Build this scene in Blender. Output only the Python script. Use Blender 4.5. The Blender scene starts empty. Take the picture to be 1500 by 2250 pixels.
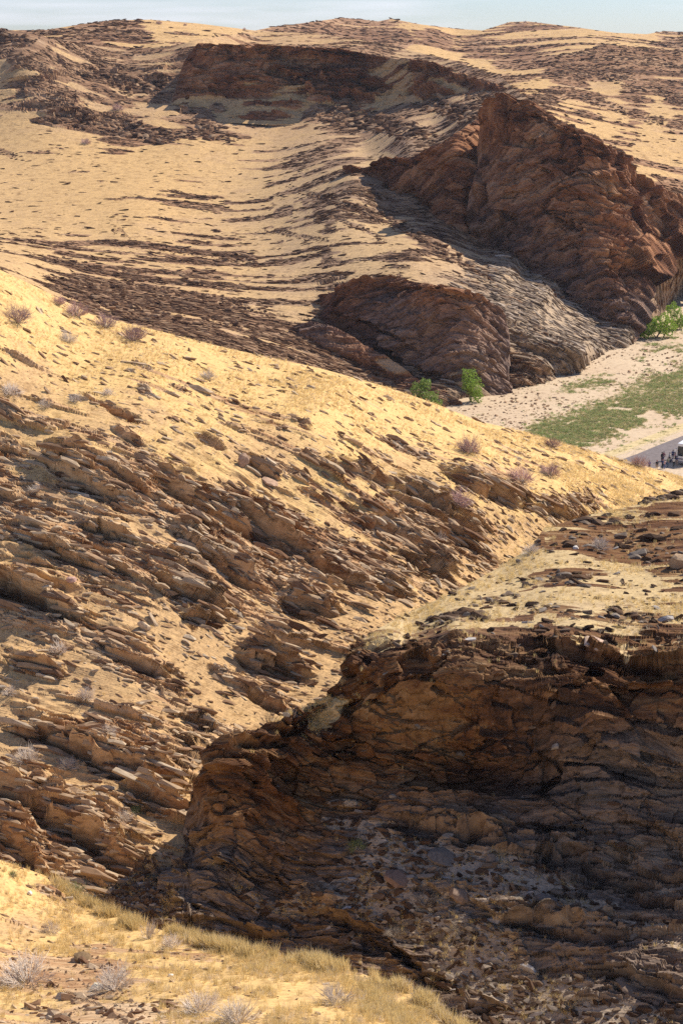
import bpy, math, random
import numpy as np

# ------------------------------------------------------------------ camera, sky, sun, exposure
SC = bpy.context.scene
COL = SC.collection
FPX = 3400.0                       # focal length in pixels of a 1500 pixel wide picture
CAM_H = 72.0                       # camera above the valley floor, metres
PITCH = math.atan(1063.0 / FPX)    # looking down
cam_d = bpy.data.cameras.new("camera")
cam_d.sensor_fit = 'HORIZONTAL'
cam_d.sensor_width = 36.0
cam_d.lens = FPX / 1500.0 * 36.0
cam_d.clip_start = 0.5
cam_d.clip_end = 20000
cam = bpy.data.objects.new("camera", cam_d)
COL.objects.link(cam)
cam.location = (0, 0, CAM_H)
cam.rotation_euler = (math.pi / 2 - PITCH, 0, 0)
SC.camera = cam

SUN_EL = math.radians(46)
SUN_AZ = math.radians(63)          # clockwise from the view direction (+Y): from the right, a little beyond
sd = np.array([math.sin(SUN_AZ) * math.cos(SUN_EL), math.cos(SUN_AZ) * math.cos(SUN_EL), math.sin(SUN_EL)])
world = bpy.data.worlds.new("World")
SC.world = world
world.use_nodes = True
wn = world.node_tree
wn.nodes.clear()
w_out = wn.nodes.new("ShaderNodeOutputWorld")
w_bg = wn.nodes.new("ShaderNodeBackground")
w_sky = wn.nodes.new("ShaderNodeTexSky")
w_sky.sky_type = 'NISHITA'
w_sky.sun_disc = False
w_sky.sun_elevation = SUN_EL
w_sky.sun_rotation = SUN_AZ
w_sky.altitude = 900
w_sky.air_density = 1.0
w_sky.dust_density = 0.2
w_sky.ozone_density = 1.5
w_bg.inputs[1].default_value = 0.05
# thin high cloud: the same broken streaks all over the sky
w_tc = wn.nodes.new("ShaderNodeTexCoord")
w_map = wn.nodes.new("ShaderNodeMapping")
w_map.inputs['Scale'].default_value = (5.0, 5.0, 60.0)
w_ns = wn.nodes.new("ShaderNodeTexNoise")
w_ns.inputs['Scale'].default_value = 1.3
w_ns.inputs['Detail'].default_value = 6
w_rmp = wn.nodes.new("ShaderNodeValToRGB")
w_rmp.color_ramp.elements[0].position = 0.48
w_rmp.color_ramp.elements[1].position = 0.80
w_rmp.color_ramp.elements[1].color = (0.7, 0.7, 0.7, 1)
w_mix = wn.nodes.new("ShaderNodeMixRGB")
w_mix.inputs[2].default_value = (17.0, 17.0, 18.6, 1)
wn.links.new(w_tc.outputs['Generated'], w_map.inputs[0])
wn.links.new(w_map.outputs[0], w_ns.inputs['Vector'])
wn.links.new(w_ns.outputs['Fac'], w_rmp.inputs[0])
wn.links.new(w_rmp.outputs[0], w_mix.inputs[0])
w_tint = wn.nodes.new("ShaderNodeMixRGB"); w_tint.blend_type = 'MULTIPLY'; w_tint.inputs[0].default_value = 1.0
w_tint.inputs[2].default_value = (1.40, 1.62, 2.18, 1)
wn.links.new(w_sky.outputs[0], w_tint.inputs[1])
wn.links.new(w_tint.outputs[0], w_mix.inputs[1])
wn.links.new(w_mix.outputs[0], w_bg.inputs[0])
wn.links.new(w_bg.outputs[0], w_out.inputs[0])

sun_d = bpy.data.lights.new("sun", 'SUN')
sun_d.energy = 5.0
sun_d.angle = math.radians(0.53)
sun_d.color = (1.0, 0.94, 0.84)
sun = bpy.data.objects.new("sun", sun_d)
COL.objects.link(sun)
from mathutils import Vector
sun.rotation_euler = Vector(sd).to_track_quat('Z', 'Y').to_euler()
sun.location = (300, 150, 400)

SC.view_settings.view_transform = 'Standard'
SC.view_settings.look = 'None'
SC.view_settings.exposure = 0.30
SC.view_settings.gamma = 1.0
SC.view_settings.use_curve_mapping = False
SC.cycles.max_bounces = 3
SC.cycles.diffuse_bounces = 1
SC.cycles.volume_bounces = 0
SC.cycles.use_denoising = False

# ------------------------------------------------------------------ helpers
CP, SP = math.cos(PITCH), math.sin(PITCH)

def ray(px, py):
    x = (np.asarray(px, float) - 750.0) / FPX
    u = (1125.0 - np.asarray(py, float)) / FPX
    Y = CP + SP * u
    return x / Y, (-SP + CP * u) / Y          # per metre of depth (world Y)

def at(px, py, D):
    """point seen at a picture position, D metres away (world Y)"""
    a, b = ray(px, py)
    D = np.asarray(D, float)
    return np.stack([a * D, D + 0 * a, CAM_H + b * D], -1)

def depth_for_z(px, py, z):
    a, b = ray(px, py)
    return (z - CAM_H) / b

def on_floor(px, py, z=0.0):
    return at(px, py, depth_for_z(px, py, z))

M32 = np.uint32
def hsh(i, j, k, seed=0):
    with np.errstate(over='ignore'):
        h = (i.astype(np.int64) * 374761393 + j.astype(np.int64) * 668265263 + k.astype(np.int64) * 2147483647 + seed * 1274126177) & 0xffffffff
        h = h.astype(np.uint32)
        h ^= h >> M32(15); h = h * M32(2246822519)
        h ^= h >> M32(13); h = h * M32(3266489917)
        h ^= h >> M32(16)
    return h.astype(np.float32) * np.float32(1 / 4294967296.0)

def vnoise(x, y, z, seed=0):
    """value noise in 0..1"""
    x0 = np.floor(x); y0 = np.floor(y); z0 = np.floor(z)
    fx = (x - x0); fy = (y - y0); fz = (z - z0)
    fx = fx * fx * (3 - 2 * fx); fy = fy * fy * (3 - 2 * fy); fz = fz * fz * (3 - 2 * fz)
    x0 = x0.astype(np.int64); y0 = y0.astype(np.int64); z0 = z0.astype(np.int64)
    r = 0
    for dz in (0, 1):
        wz = fz if dz else 1 - fz
        a = hsh(x0, y0, z0 + dz, seed) * (1 - fx) + hsh(x0 + 1, y0, z0 + dz, seed) * fx
        b = hsh(x0, y0 + 1, z0 + dz, seed) * (1 - fx) + hsh(x0 + 1, y0 + 1, z0 + dz, seed) * fx
        r = r + wz * (a * (1 - fy) + b * fy)
    return r

def vn2(x, y, k, seed=0):
    """value noise in x,y, unrelated from one integer k to the next"""
    x0 = np.floor(x); y0 = np.floor(y)
    fx = x - x0; fy = y - y0
    fx = fx * fx * (3 - 2 * fx); fy = fy * fy * (3 - 2 * fy)
    x0 = x0.astype(np.int64); y0 = y0.astype(np.int64); k = k.astype(np.int64)
    a = hsh(x0, y0, k, seed) * (1 - fx) + hsh(x0 + 1, y0, k, seed) * fx
    b = hsh(x0, y0 + 1, k, seed) * (1 - fx) + hsh(x0 + 1, y0 + 1, k, seed) * fx
    return a * (1 - fy) + b * fy

def fbm(x, y, z, octv=3, seed=0):
    r = 0; a = 0.5; t = 0
    for o in range(octv):
        r = r + a * vnoise(x, y, z, seed + o * 17); t += a
        x = x * 2.03; y = y * 2.03; z = z * 2.03; a *= 0.5
    return r / t

def sstep(a, b, x):
    t = np.clip((x - a) / (b - a), 0, 1)
    return t * t * (3 - 2 * t)

def tps_fit(pts, vals, lam=1e-4):
    p = np.asarray(pts, float) / 500.0
    v = np.asarray(vals, float)
    d = np.sqrt(((p[:, None] - p[None]) ** 2).sum(-1)) + 1e-9
    K = d * d * np.log(d) + np.eye(len(p)) * lam
    Q = np.concatenate([np.ones((len(p), 1)), p], 1)
    A = np.block([[K, Q], [Q.T, np.zeros((3, 3))]])
    s = np.linalg.solve(A, np.concatenate([v, np.zeros(3)]))
    return p, s

def tps_eval(fit, x, y):
    p, s = fit
    x = np.asarray(x, float).ravel() / 500.0; y = np.asarray(y, float).ravel() / 500.0
    out = np.empty(len(x))
    for i in range(0, len(x), 60000):
        xx = x[i:i + 60000]; yy = y[i:i + 60000]
        r2 = (xx[:, None] - p[None, :, 0]) ** 2 + (yy[:, None] - p[None, :, 1]) ** 2 + 1e-18
        out[i:i + 60000] = (0.5 * r2 * np.log(r2)) @ s[:len(p)] + s[-3] + s[-2] * xx + s[-1] * yy
    return out

def idw(pts, x, y, power=3.0):
    p = np.asarray(pts, float)
    sh = x.shape; x = x.ravel(); y = y.ravel()
    out = np.empty(len(x), np.float32)
    for i in range(0, len(x), 60000):
        d2 = (x[i:i + 60000, None] - p[None, :, 0]) ** 2 + (1.5 * (y[i:i + 60000, None] - p[None, :, 1])) ** 2 + 100.0
        w = d2 ** (-power / 2)
        out[i:i + 60000] = (w @ p[:, 2]) / w.sum(1)
    return out.reshape(sh)

def curve_y(c, x):
    c = np.asarray(c, float)
    return np.interp(x, c[:, 0], c[:, 1])

def fast_mesh(name, V, faces, attrs=None, smooth=False):
    """faces: (n,4) or (n,3) int array"""
    me = bpy.data.meshes.new(name)
    n, k = faces.shape
    me.vertices.add(len(V)); me.vertices.foreach_set("co", np.ascontiguousarray(V, np.float32).ravel())
    me.loops.add(n * k); me.loops.foreach_set("vertex_index", np.ascontiguousarray(faces, np.int32).ravel())
    me.polygons.add(n)
    me.polygons.foreach_set("loop_start", np.arange(0, n * k, k, dtype=np.int32))
    me.polygons.foreach_set("loop_total", np.full(n, k, np.int32))
    me.polygons.foreach_set("use_smooth", np.full(n, bool(smooth)))
    for an, a in (attrs or {}).items():
        a = np.asarray(a, np.float32)
        if a.ndim == 1:
            at_ = me.attributes.new(an, 'FLOAT', 'POINT'); at_.data.foreach_set("value", a)
        else:
            at_ = me.attributes.new(an, 'FLOAT_VECTOR', 'POINT'); at_.data.foreach_set("vector", a.ravel())
    me.update(calc_edges=True)
    return me

def link(name, me, mat=None, parent=None, loc=None, **props):
    o = bpy.data.objects.new(name, me)
    COL.objects.link(o)
    if mat is not None and me is not None and not me.materials:
        me.materials.append(mat)
    if parent is not None: o.parent = parent
    if loc is not None: o.location = tuple(float(v) for v in loc)
    for k, v in props.items(): o[k] = v
    return o

# ------------------------------------------------------------------ materials
def new_mat(name):
    m = bpy.data.materials.new(name); m.use_nodes = True
    nt = m.node_tree; nt.nodes.clear()
    return m, nt

class NT:
    def __init__(s, nt): s.nt = nt
    def n(s, t, **kw):
        nd = s.nt.nodes.new(t)
        for k, v in kw.items(): setattr(nd, k, v)
        return nd
    def l(s, a, b): s.nt.links.new(a, b)
    def math(s, op, a, b=None, c=None, clamp=False):
        nd = s.n("ShaderNodeMath", operation=op); nd.use_clamp = clamp
        for i, v in enumerate((a, b, c)):
            if v is None: continue
            if isinstance(v, (int, float)): nd.inputs[i].default_value = v
            else: s.l(v, nd.inputs[i])
        return nd.outputs[0]
    def noise(s, vec, scale, detail=4, rough=0.55, dist=0.0):
        nd = s.n("ShaderNodeTexNoise"); nd.inputs['Scale'].default_value = scale
        nd.inputs['Detail'].default_value = detail; nd.inputs['Roughness'].default_value = rough
        nd.inputs['Distortion'].default_value = dist
        s.l(vec, nd.inputs['Vector']); return nd.outputs['Fac']
    def scale(s, vec, sc):
        nd = s.n("ShaderNodeMapping"); nd.inputs['Scale'].default_value = sc
        s.l(vec, nd.inputs[0]); return nd.outputs[0]
    def ramp(s, fac, stops):
        nd = s.n("ShaderNodeValToRGB"); cr = nd.color_ramp
        while len(cr.elements) < len(stops): cr.elements.new(0.5)
        for e, (p, c) in zip(cr.elements, stops):
            e.position = p; e.color = (*c, 1)
        s.l(fac, nd.inputs[0]); return nd.outputs[0]
    def mix(s, fac, a, b, blend='MIX'):
        nd = s.n("ShaderNodeMixRGB", blend_type=blend)
        for i, v in enumerate((fac, a, b)):
            if isinstance(v, (int, float)): nd.inputs[i].default_value = v
            elif isinstance(v, tuple): nd.inputs[i].default_value = (*v, 1)
            else: s.l(v, nd.inputs[i])
        return nd.outputs[0]
    def sm(s, a, b, x):
        nd = s.n("ShaderNodeMapRange", interpolation_type='SMOOTHSTEP')
        nd.inputs[1].default_value = a; nd.inputs[2].default_value = b
        s.l(x, nd.inputs[0]); return nd.outputs[0]

def terrain_material(name, fine, rock_stops, soil_a, soil_b, grey=(0.36, 0.31, 0.25), bump_d=0.12):
    """fine: features per metre. Attributes: rock (0..1), bed (bedding coordinates in metres), grey, grassy"""
    m, nt = new_mat(name); g = NT(nt)
    out = g.n("ShaderNodeOutputMaterial"); bs = g.n("ShaderNodeBsdfPrincipled")
    bs.inputs['Roughness'].default_value = 0.92
    bs.inputs['Specular IOR Level'].default_value = 0.15
    a_rock = g.n("ShaderNodeAttribute", attribute_name="rock").outputs['Fac']
    a_grey = g.n("ShaderNodeAttribute", attribute_name="grey").outputs['Fac']
    a_gras = g.n("ShaderNodeAttribute", attribute_name="grassy").outputs['Fac']
    bed = g.n("ShaderNodeAttribute", attribute_name="bed").outputs['Vector']
    pos = g.n("ShaderNodeNewGeometry").outputs['Position']
    f = fine
    v1 = g.scale(bed, (0.10 * f, 0.16 * f, 0.9 * f))
    v2 = g.scale(bed, (0.5 * f, 0.6 * f, 4.0 * f))
    n1 = g.noise(v1, 1.0, 4, 0.65, 0.3)
    n2 = g.noise(v2, 1.0, 4, 0.7)
    n3 = g.noise(g.scale(bed, (1.1 * f, 1.4 * f, 13.0 * f)), 1.0, 2, 0.6)
    nb = g.noise(pos, 0.12 * f, 2, 0.5)
    fac = g.math('ADD', g.math('MULTIPLY', n1, 0.65), g.math('MULTIPLY', n2, 0.45))
    fac = g.math('ADD', fac, g.math('MULTIPLY', g.math('SUBTRACT', nb, 0.5), 0.35))
    rock = g.ramp(fac, rock_stops)
    gr = g.mix(1.0, grey, g.ramp(n2, [(0.3, (0.55, 0.55, 0.55)), (0.7, (1.25, 1.25, 1.25))]), 'MULTIPLY')
    rock = g.mix(a_grey, rock, gr)
    rock = g.mix(1.0, rock, g.ramp(n3, [(.28, (.55, .52, .50)), (.5, (1, 1, 1)), (.75, (1.22, 1.2, 1.18))]), 'MULTIPLY')
    # soil with stones and dry grass
    ns = g.noise(pos, 0.35 * f, 3, 0.6)
    nf = g.noise(pos, 5.0 * f, 3, 0.7)
    sfac = g.math('ADD', g.math('MULTIPLY', ns, 0.8), g.math('MULTIPLY', a_gras, 0.8))
    soil = g.mix(g.sm(0.55, 0.95, sfac), soil_a, soil_b)
    nm = g.noise(pos, 1.3 * f, 4, 0.7)
    soil = g.mix(1.0, soil, g.ramp(nm, [(.32, (.66, .61, .56)), (.48, (.97, .97, .97)), (.7, (1.12, 1.10, 1.05))]), 'MULTIPLY')
    soil = g.mix(1.0, soil, g.ramp(nf, [(0.26, (0.50, 0.45, 0.40)), (0.46, (.95, .95, .95)), (0.78, (1.18, 1.15, 1.10))]), 'MULTIPLY')
    soil = g.mix(g.math('MULTIPLY', a_grey, .75), soil, g.mix(1.0, tuple(min(1, v * 1.25) for v in grey), g.ramp(nf, [(.25, (.6, .6, .6)), (.7, (1.15, 1.15, 1.15))]), 'MULTIPLY'))
    # rock where the rock attribute, broken up by bedding noise
    rm = g.math('ADD', a_rock, g.math('MULTIPLY', g.math('SUBTRACT', n2, 0.5), 0.8))
    rm = g.math('ADD', rm, g.math('MULTIPLY', g.math('SUBTRACT', n1, 0.5), 0.5))
    rmask = g.sm(0.40, 0.56, rm)
    col = g.mix(rmask, soil, rock)
    g.l(col, bs.inputs['Base Color'])
    bh = g.math('ADD', g.math('MULTIPLY', n2, 1.0), g.math('MULTIPLY', n3, 0.6))
    bp = g.n("ShaderNodeBump"); bp.inputs['Strength'].default_value = 0.75
    bp.inputs['Distance'].default_value = bump_d
    g.l(bh, bp.inputs['Height']); g.l(bp.outputs[0], bs.inputs['Normal'])
    g.l(bs.outputs[0], out.inputs[0])
    return m

ROCK_NEAR = [(0.30, (0.07, 0.035, 0.021)), (0.40, (0.23, 0.105, 0.048)), (0.48, (0.44, 0.245, 0.118)), (0.57, (0.57, 0.36, 0.185)), (0.72, (0.65, 0.45, 0.26))]
ROCK_DARK = [(0.33, (0.016, 0.010, 0.008)), (0.44, (0.062, 0.026, 0.012)), (0.53, (0.15, 0.066, 0.026)), (0.63, (0.25, 0.135, 0.056)), (0.78, (0.34, 0.225, 0.125))]  # dark varnished rock, darkened further to put the cliff's shadow into its colour
ROCK_FAR = [(0.30, (0.045, 0.026, 0.017)), (0.42, (0.15, 0.075, 0.040)), (0.52, (0.30, 0.155, 0.078)), (0.62, (0.42, 0.245, 0.13)), (0.78, (0.53, 0.36, 0.22))]
SOIL_A = (0.59, 0.375, 0.18)
SOIL_B = (0.71, 0.465, 0.19)
MAT_NEAR = terrain_material("rocky_slope_near", 1.0, ROCK_NEAR, SOIL_A, SOIL_B, bump_d=0.10)
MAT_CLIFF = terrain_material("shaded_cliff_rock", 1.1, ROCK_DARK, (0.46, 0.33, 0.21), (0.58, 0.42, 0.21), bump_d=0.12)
MAT_FAR = terrain_material("far_hill_rock", 0.30, ROCK_FAR, (0.55, 0.35, 0.18), (0.62, 0.395, 0.175), grey=(.33, .25, .172), bump_d=0.45)
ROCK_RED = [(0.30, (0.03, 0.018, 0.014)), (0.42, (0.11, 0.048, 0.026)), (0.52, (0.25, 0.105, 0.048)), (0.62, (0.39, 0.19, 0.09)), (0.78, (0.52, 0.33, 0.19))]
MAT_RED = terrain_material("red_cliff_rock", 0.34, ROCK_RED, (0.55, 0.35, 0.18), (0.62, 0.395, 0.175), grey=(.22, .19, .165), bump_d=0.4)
MAT_SKYL = terrain_material("skyline_hill_rock", 0.16, ROCK_FAR, (0.55, 0.35, 0.18), (0.62, 0.395, 0.175), bump_d=0.9)

# ------------------------------------------------------------------ terrain patches
def bedding(tx, ty, tz, vx, vy, vz):
    a = np.array([tx, ty, tz], float); b = np.array([vx, vy, vz], float)
    n = np.cross(a, b); n /= np.linalg.norm(n)
    if n[2] < 0: n = -n
    a /= np.linalg.norm(a)
    return a, np.cross(n, a), n

def slabs(u, w, s, h, L, seed):
    q = s / h
    q = q + 0.35 * (vnoise(q * 0.7, u / (6 * L), w / (6 * L), seed + 5) - 0.5)
    k = np.floor(q); t = q - k
    def r(kk):
        smooth = vn2(u / L, w / (L * 0.8), kk, seed)
        ub = np.floor(u / (0.8 * L) + 7.3 * hsh(kk.astype(np.int64), kk.astype(np.int64) * 3, kk.astype(np.int64), seed + 3))
        blk = hsh(ub.astype(np.int64), kk.astype(np.int64), np.floor(w / (1.6 * L)).astype(np.int64), seed + 9)
        return 0.55 * smooth + 0.45 * blk
    a = r(k); b = r(k + 1)
    e = sstep(0.80, 1.0, t)
    return a + (b - a) * e + 0.30 * (1 - t) * (1 - e) - 0.1

def facet(x, y, z, seed):
    """broken rock: every cell is a tilted flat facet with its own height, about -0.5..0.5"""
    bx = np.floor(x - .5).astype(np.int64); by = np.floor(y - .5).astype(np.int64); bz = np.floor(z - .5).astype(np.int64)
    best = np.full(x.shape, 1e9, np.float32); val = np.zeros(x.shape, np.float32)
    x = x.astype(np.float32); y = y.astype(np.float32); z = z.astype(np.float32)
    for i in (0, 1):
        for j in (0, 1):
            for k in (0, 1):
                cx, cy, cz = bx + i, by + j, bz + k
                h1 = hsh(cx, cy, cz, seed); h2 = (h1 * 61.7) % 1.0; h3 = (h1 * 3571.3) % 1.0
                dx = x - (cx + .5 + .8 * (h1 - .5)); dy = y - (cy + .5 + .8 * (h2 - .5)); dz = z - (cz + .5 + .8 * (h3 - .5))
                d = dx * dx + dy * dy + dz * dz
                h4 = (h1 * 917.3) % 1.0
                v = (h4 - .5) + .7 * ((h2 - .5) * dx + (h3 - .5) * dy + (h1 - .5) * dz)
                m = d < best
                best = np.where(m, d, best); val = np.where(m, v, val)
    return val

PATCH = {}
GRAZED = {}

def patch(name, label, px0, px1, top, bottom, step, ctrl, dens, bed_axes, scales, mat, ledges=(), greys=None,
          grass=None, back=(), front=None, warp=(3.0, 14.0), soft=0.05, crisp=1.0, rough=1.4, rows=1.25, elong=2.0, big=None, dscale=1.0):
    nx = int((px1 - px0) / step) + 1
    xs = np.linspace(px0, px1, nx)
    yt = curve_y(top, xs); yb = np.maximum(curve_y(bottom, xs), yt + 12)
    ny = int((yb - yt).max() / step) + 1
    v = np.linspace(0, 1, ny)
    PX = np.repeat(xs[:, None], ny, 1)
    PY = yt[:, None] + (yb - yt)[:, None] * v[None]
    c = np.asarray([(q[0], q[1], q[2]) for q in ctrl], float)
    fit = tps_fit(c[:, :2], np.log(c[:, 2]))
    D = np.exp(tps_eval(fit, PX, PY)).reshape(PX.shape)
    B = at(PX, PY, D)                                     # (nx,ny,3)
    # more rows where the ground recedes steeply from the eye, so its relief stays even
    wr = np.linalg.norm(np.gradient(B, axis=1), axis=-1) / (np.linalg.norm(np.gradient(B, axis=0), axis=-1) + 1e-6)
    wr = 1 + 0.9 * np.clip(wr - 1.3, 0, 8)
    kx = np.ones(61) / 61
    for j in range(ny): wr[:, j] = np.convolve(np.pad(wr[:, j], 30, 'edge'), kx, 'valid')
    ny = int(ny * rows)
    NP = np.empty((nx, ny))
    for i in range(nx):
        cw = np.concatenate([[0], np.cumsum((wr[i, 1:] + wr[i, :-1]) * .5)])
        NP[i] = np.interp(np.linspace(0, cw[-1], ny), cw, PY[i])
    xs_all = xs
    for pas in (0, 1):
        # first a coarse trial, then the real grid with its rows drawn together on the faces that the relief makes
        if pas == 0:
            xs = xs_all[::4]; PY = NP[::4]
        else:
            wr = np.linalg.norm(np.gradient(P, axis=1), axis=-1) / (np.linalg.norm(np.gradient(B, axis=0), axis=-1) / 4 + 1e-6)
            wr = .6 + np.clip(wr, 0, 7)
            kx = np.ones(5) / 5
            for j in range(ny): wr[:, j] = np.convolve(np.pad(wr[:, j], 2, 'edge'), kx, 'valid')
            for i in range(len(xs)): wr[i] = np.convolve(np.pad(wr[i], 2, 'edge'), kx, 'valid')
            Q = np.empty_like(PY)
            for i in range(len(xs)):
                cw = np.concatenate([[0], np.cumsum((wr[i, 1:] + wr[i, :-1]) * .5)])
                Q[i] = np.interp(np.linspace(0, cw[-1], ny), cw, PY[i])
            f = (Q - Q[:, :1]) / (Q[:, -1:] - Q[:, :1])
            f = np.stack([np.interp(xs_all, xs, f[:, j]) for j in range(ny)], 1)
            xs = xs_all
            PY = yt[:, None] + (yb - yt)[:, None] * f
        PX = np.repeat(xs[:, None], ny, 1)
        D = np.exp(tps_eval(fit, PX, PY)).reshape(PX.shape)
        B = at(PX, PY, D)
        du = np.gradient(B, axis=0); dv = np.gradient(B, axis=1)
        N = np.cross(dv, du); N /= np.linalg.norm(N, axis=-1, keepdims=True) + 1e-9
        view = B - np.array([0, 0, CAM_H])
        flip = (N * view).sum(-1) > 0
        N[flip] *= -1
        # bedding coordinates
        T, W, S = bed_axes
        X, Y, Z = B[..., 0], B[..., 1], B[..., 2]
        wl, wL = warp
        wn_ = fbm(X / wL, Y / wL, Z / wL, 3, 11) - 0.5
        s = B @ S + wl * wn_ * 2
        s = s + 0.25 * wl * (fbm(X / (wL * 0.22), Y / (wL * 0.22), Z / (wL * 0.22), 2, 23) - 0.5)
        u = B @ T; w = B @ W
        # relief that the grid can carry: every scale fades out where the mesh is too coarse for it
        def span(f):
            return np.maximum(np.abs(np.gradient(f, axis=0)), np.abs(np.gradient(f, axis=1)))
        h0, L0, A0 = scales[0]
        gs, gu, gw = span(s), span(u), span(w)
        gx = np.maximum(np.linalg.norm(du, axis=-1), np.linalg.norm(dv, axis=-1))
        def keep(h, L):
            return (1 - sstep(0.28, 0.6, gs / h)) * (1 - sstep(0.25, 0.5, np.maximum(gu, gw) / L))
        cosv = np.abs((N * view).sum(-1)) / np.linalg.norm(view, axis=-1)
        graz = 1 - sstep(.24, .50, cosv)
        def jw(lm_, sd): return vnoise(X / lm_, Y / lm_, Z / lm_, sd) - .5
        # how much bare rock: painted density + strata noise
        den = idw(dens, PX, PY) * dscale
        str1 = vn2(u / (L0 * 1.6), w / (L0 * 1.6), np.floor(s / (h0 * 0.5)), 31)
        str2 = vnoise(u / (L0 * 1.1), w / (L0 * 1.1), s / (h0 * 1.1), 37)
        str3 = vnoise(u / (L0 * 0.35), w / (L0 * 0.35), s / (h0 * 0.3), 41)
        str1 = 0.5 + (str1 - 0.5) * keep(h0 * .5, L0 * 1.6)
        str2 = 0.5 + (str2 - 0.5) * keep(h0 * 1.1, L0 * 1.1)
        str3 = 0.5 + (str3 - 0.5) * keep(h0 * .3, L0 * .35)
        str4 = fbm(u / (L0 * 1.5), (w * .5 + s) / (h0 * 3.0), s / (h0 * 6.0), 2, 43)
        str5 = vnoise(u / (L0 * .8), (w * .6 + s) / (h0 * 1.5), s / (h0 * 3.0), 47)
        k5 = 1 - sstep(.3, .7, np.maximum(gw * .6, gs) / (h0 * 1.5))
        k1, k2, k3 = keep(h0 * .5, L0 * 1.6), keep(h0 * 1.1, L0 * 1.1), keep(h0 * .3, L0 * .35)
        nrm = np.sqrt((.30 * k1) ** 2 + (.32 * k2) ** 2 + (.18 * k3) ** 2 + (.16 * k5) ** 2 + .14 ** 2) / .50
        strat = .5 + (.30 * (str1 - .5) + .32 * (str2 - .5) + .18 * (str3 - .5) + .16 * k5 * (str5 - .5) + .14 * 1.6 * (str4 - .5)) / nrm
        strat = np.clip(strat, .16, .9)
        thr = 0.80 - 0.71 * den
        rock = sstep(thr - 0.07, thr + 0.07, strat)
        sl1 = (slabs(u, w, s, h0, L0, 61) - .5) * keep(h0, L0)
        # big ledges traced along the outcrops
        disp = np.zeros_like(s); lm = np.zeros_like(s)
        jit = (fbm(u / (L0 * 0.5), w / (L0 * 0.5), s / (h0 * 0.6), 3, 51) - 0.5) * keep(h0 * .5, L0 * .4)
        jit2 = (vnoise(u / (L0 * 0.15), w / (L0 * 0.15), s / (h0 * 0.2), 57) - 0.5) * keep(h0 * .2, L0 * .15)
        for lg in ledges:
            pts, hpx, amp = lg
            p = np.asarray(pts, float)
            xa, xb = p[0, 0], p[-1, 0]
            i0, i1 = np.searchsorted(xs, [xa - 5, xb + 5])
            if i1 - i0 < 2: continue
            sl = slice(i0, i1)
            ly = curve_y(p, xs[sl])[:, None]
            tap = np.minimum(1, np.minimum(np.maximum(xs[sl] - xa, 0), np.maximum(xb - xs[sl], 0)) / (0.25 * (xb - xa) + 6))[:, None]
            tap = np.clip(tap * (1 + 1.2 * jit[sl] + 0.8 * jit2[sl] * (1 - graz[sl])), 0, 1)
            hh = hpx * (0.30 + 0.70 * tap) * (1 + 0.7 * jit[sl])
            d = PY[sl] - ly + hpx * (1.2 * jit[sl] + (0.5 * jit2[sl] + 0.9 * sl1[sl]) * (1 - graz[sl]))
            gy_ = np.gradient(PY, axis=1)[sl]
            top_p = np.where(d < 0, np.exp(d / (0.9 * hh)), np.exp(-(d / np.maximum(0.18 * hh, 1.5 * gy_)) ** 2))
            rec = np.where(d > 0, sstep(0, 0.22, d / hh) * (1 - sstep(0.45, 1.2, d / hh)), 0)
            disp[sl] += amp * tap * (0.6 * top_p - 0.7 * rec) * (0.5 + 1.0 * (.5 + (str3[sl] - .5) * (1 - graz[sl])) + 0.5 * jit2[sl] * (1 - graz[sl]))
            m = tap * np.where(d < 0, sstep(-0.5, -0.05, d / hh), 1 - sstep(0.8, 1.2, d / hh))
            lm[sl] = np.maximum(lm[sl], m * (1 - .5 * graz[sl]))
            im = len(xs[sl]) // 2; jm = int(np.argmin(np.abs(PY[sl][im] - ly[im, 0])))
            if pas and graz[sl][im, jm] > .3: GRAZED.setdefault(name, []).append(lg)
        rock = np.maximum(rock, lm)
        # the relief is cut into the ledges as they stand, so bedding runs on across their faces
        B2 = B + N * (disp * (1 - .86 * graz))[..., None]
        ws_ = s - B @ S
        u, w, s = B2 @ T, B2 @ W, B2 @ S + ws_
        X, Y, Z = B2[..., 0], B2[..., 1], B2[..., 2]
        gs, gu, gw = span(s), span(u), span(w)
        gx = np.maximum(np.linalg.norm(np.gradient(B2, axis=0), axis=-1), np.linalg.norm(np.gradient(B2, axis=1), axis=-1))
        rel = np.zeros_like(s)
        for i, (h, L, A) in enumerate(scales):
            q = slabs(u, w, s, h, L, 61 + 13 * i) - 0.5
            rel += crisp * A * q * keep(h, L)
            lam = 1.7 * h
            wob = .25 * (jw(lam * .6, 301 + i))
            fc = facet(u / (lam * elong) + 3.1 + wob, w / (lam * 1.15) + wob, s / (lam * .62) - wob, 201 + i)
            rel += rough * A * fc * (1 - sstep(0.22, 0.5, gx / (lam * .6)))
        if big:
            rel += big[1] * facet(u / (big[0] * 1.3), w / big[0], s / (big[0] * .8), 401) * (1 - sstep(.15, .4, gx / big[0]))
        base_soft = soft * (fbm(X * 0.6 / A0, Y * 0.6 / A0, Z * 0.6 / A0, 2, 71) - 0.5)
        h_l, L_l, A_l = scales[-1]
        small = A_l * 0.35 * (slabs(u, w, s, h_l * 0.8, L_l, 97) - 0.5) * keep(h_l * .8, L_l)
        total = disp + rock * (rel + 0.2 * A0 * (1 - sstep(0.3, 0.8, gx / (1.5 * h0)))) + (1 - rock) * (small + base_soft)
        total = disp * (1 - .90 * graz) + (total - disp) * (1 - .95 * graz)
        P = B + N * total[..., None]
    grey = idw(greys, PX, PY) if greys else np.zeros_like(s)
    gra = idw(grass, PX, PY) if grass else np.zeros_like(s) + 0.3
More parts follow.
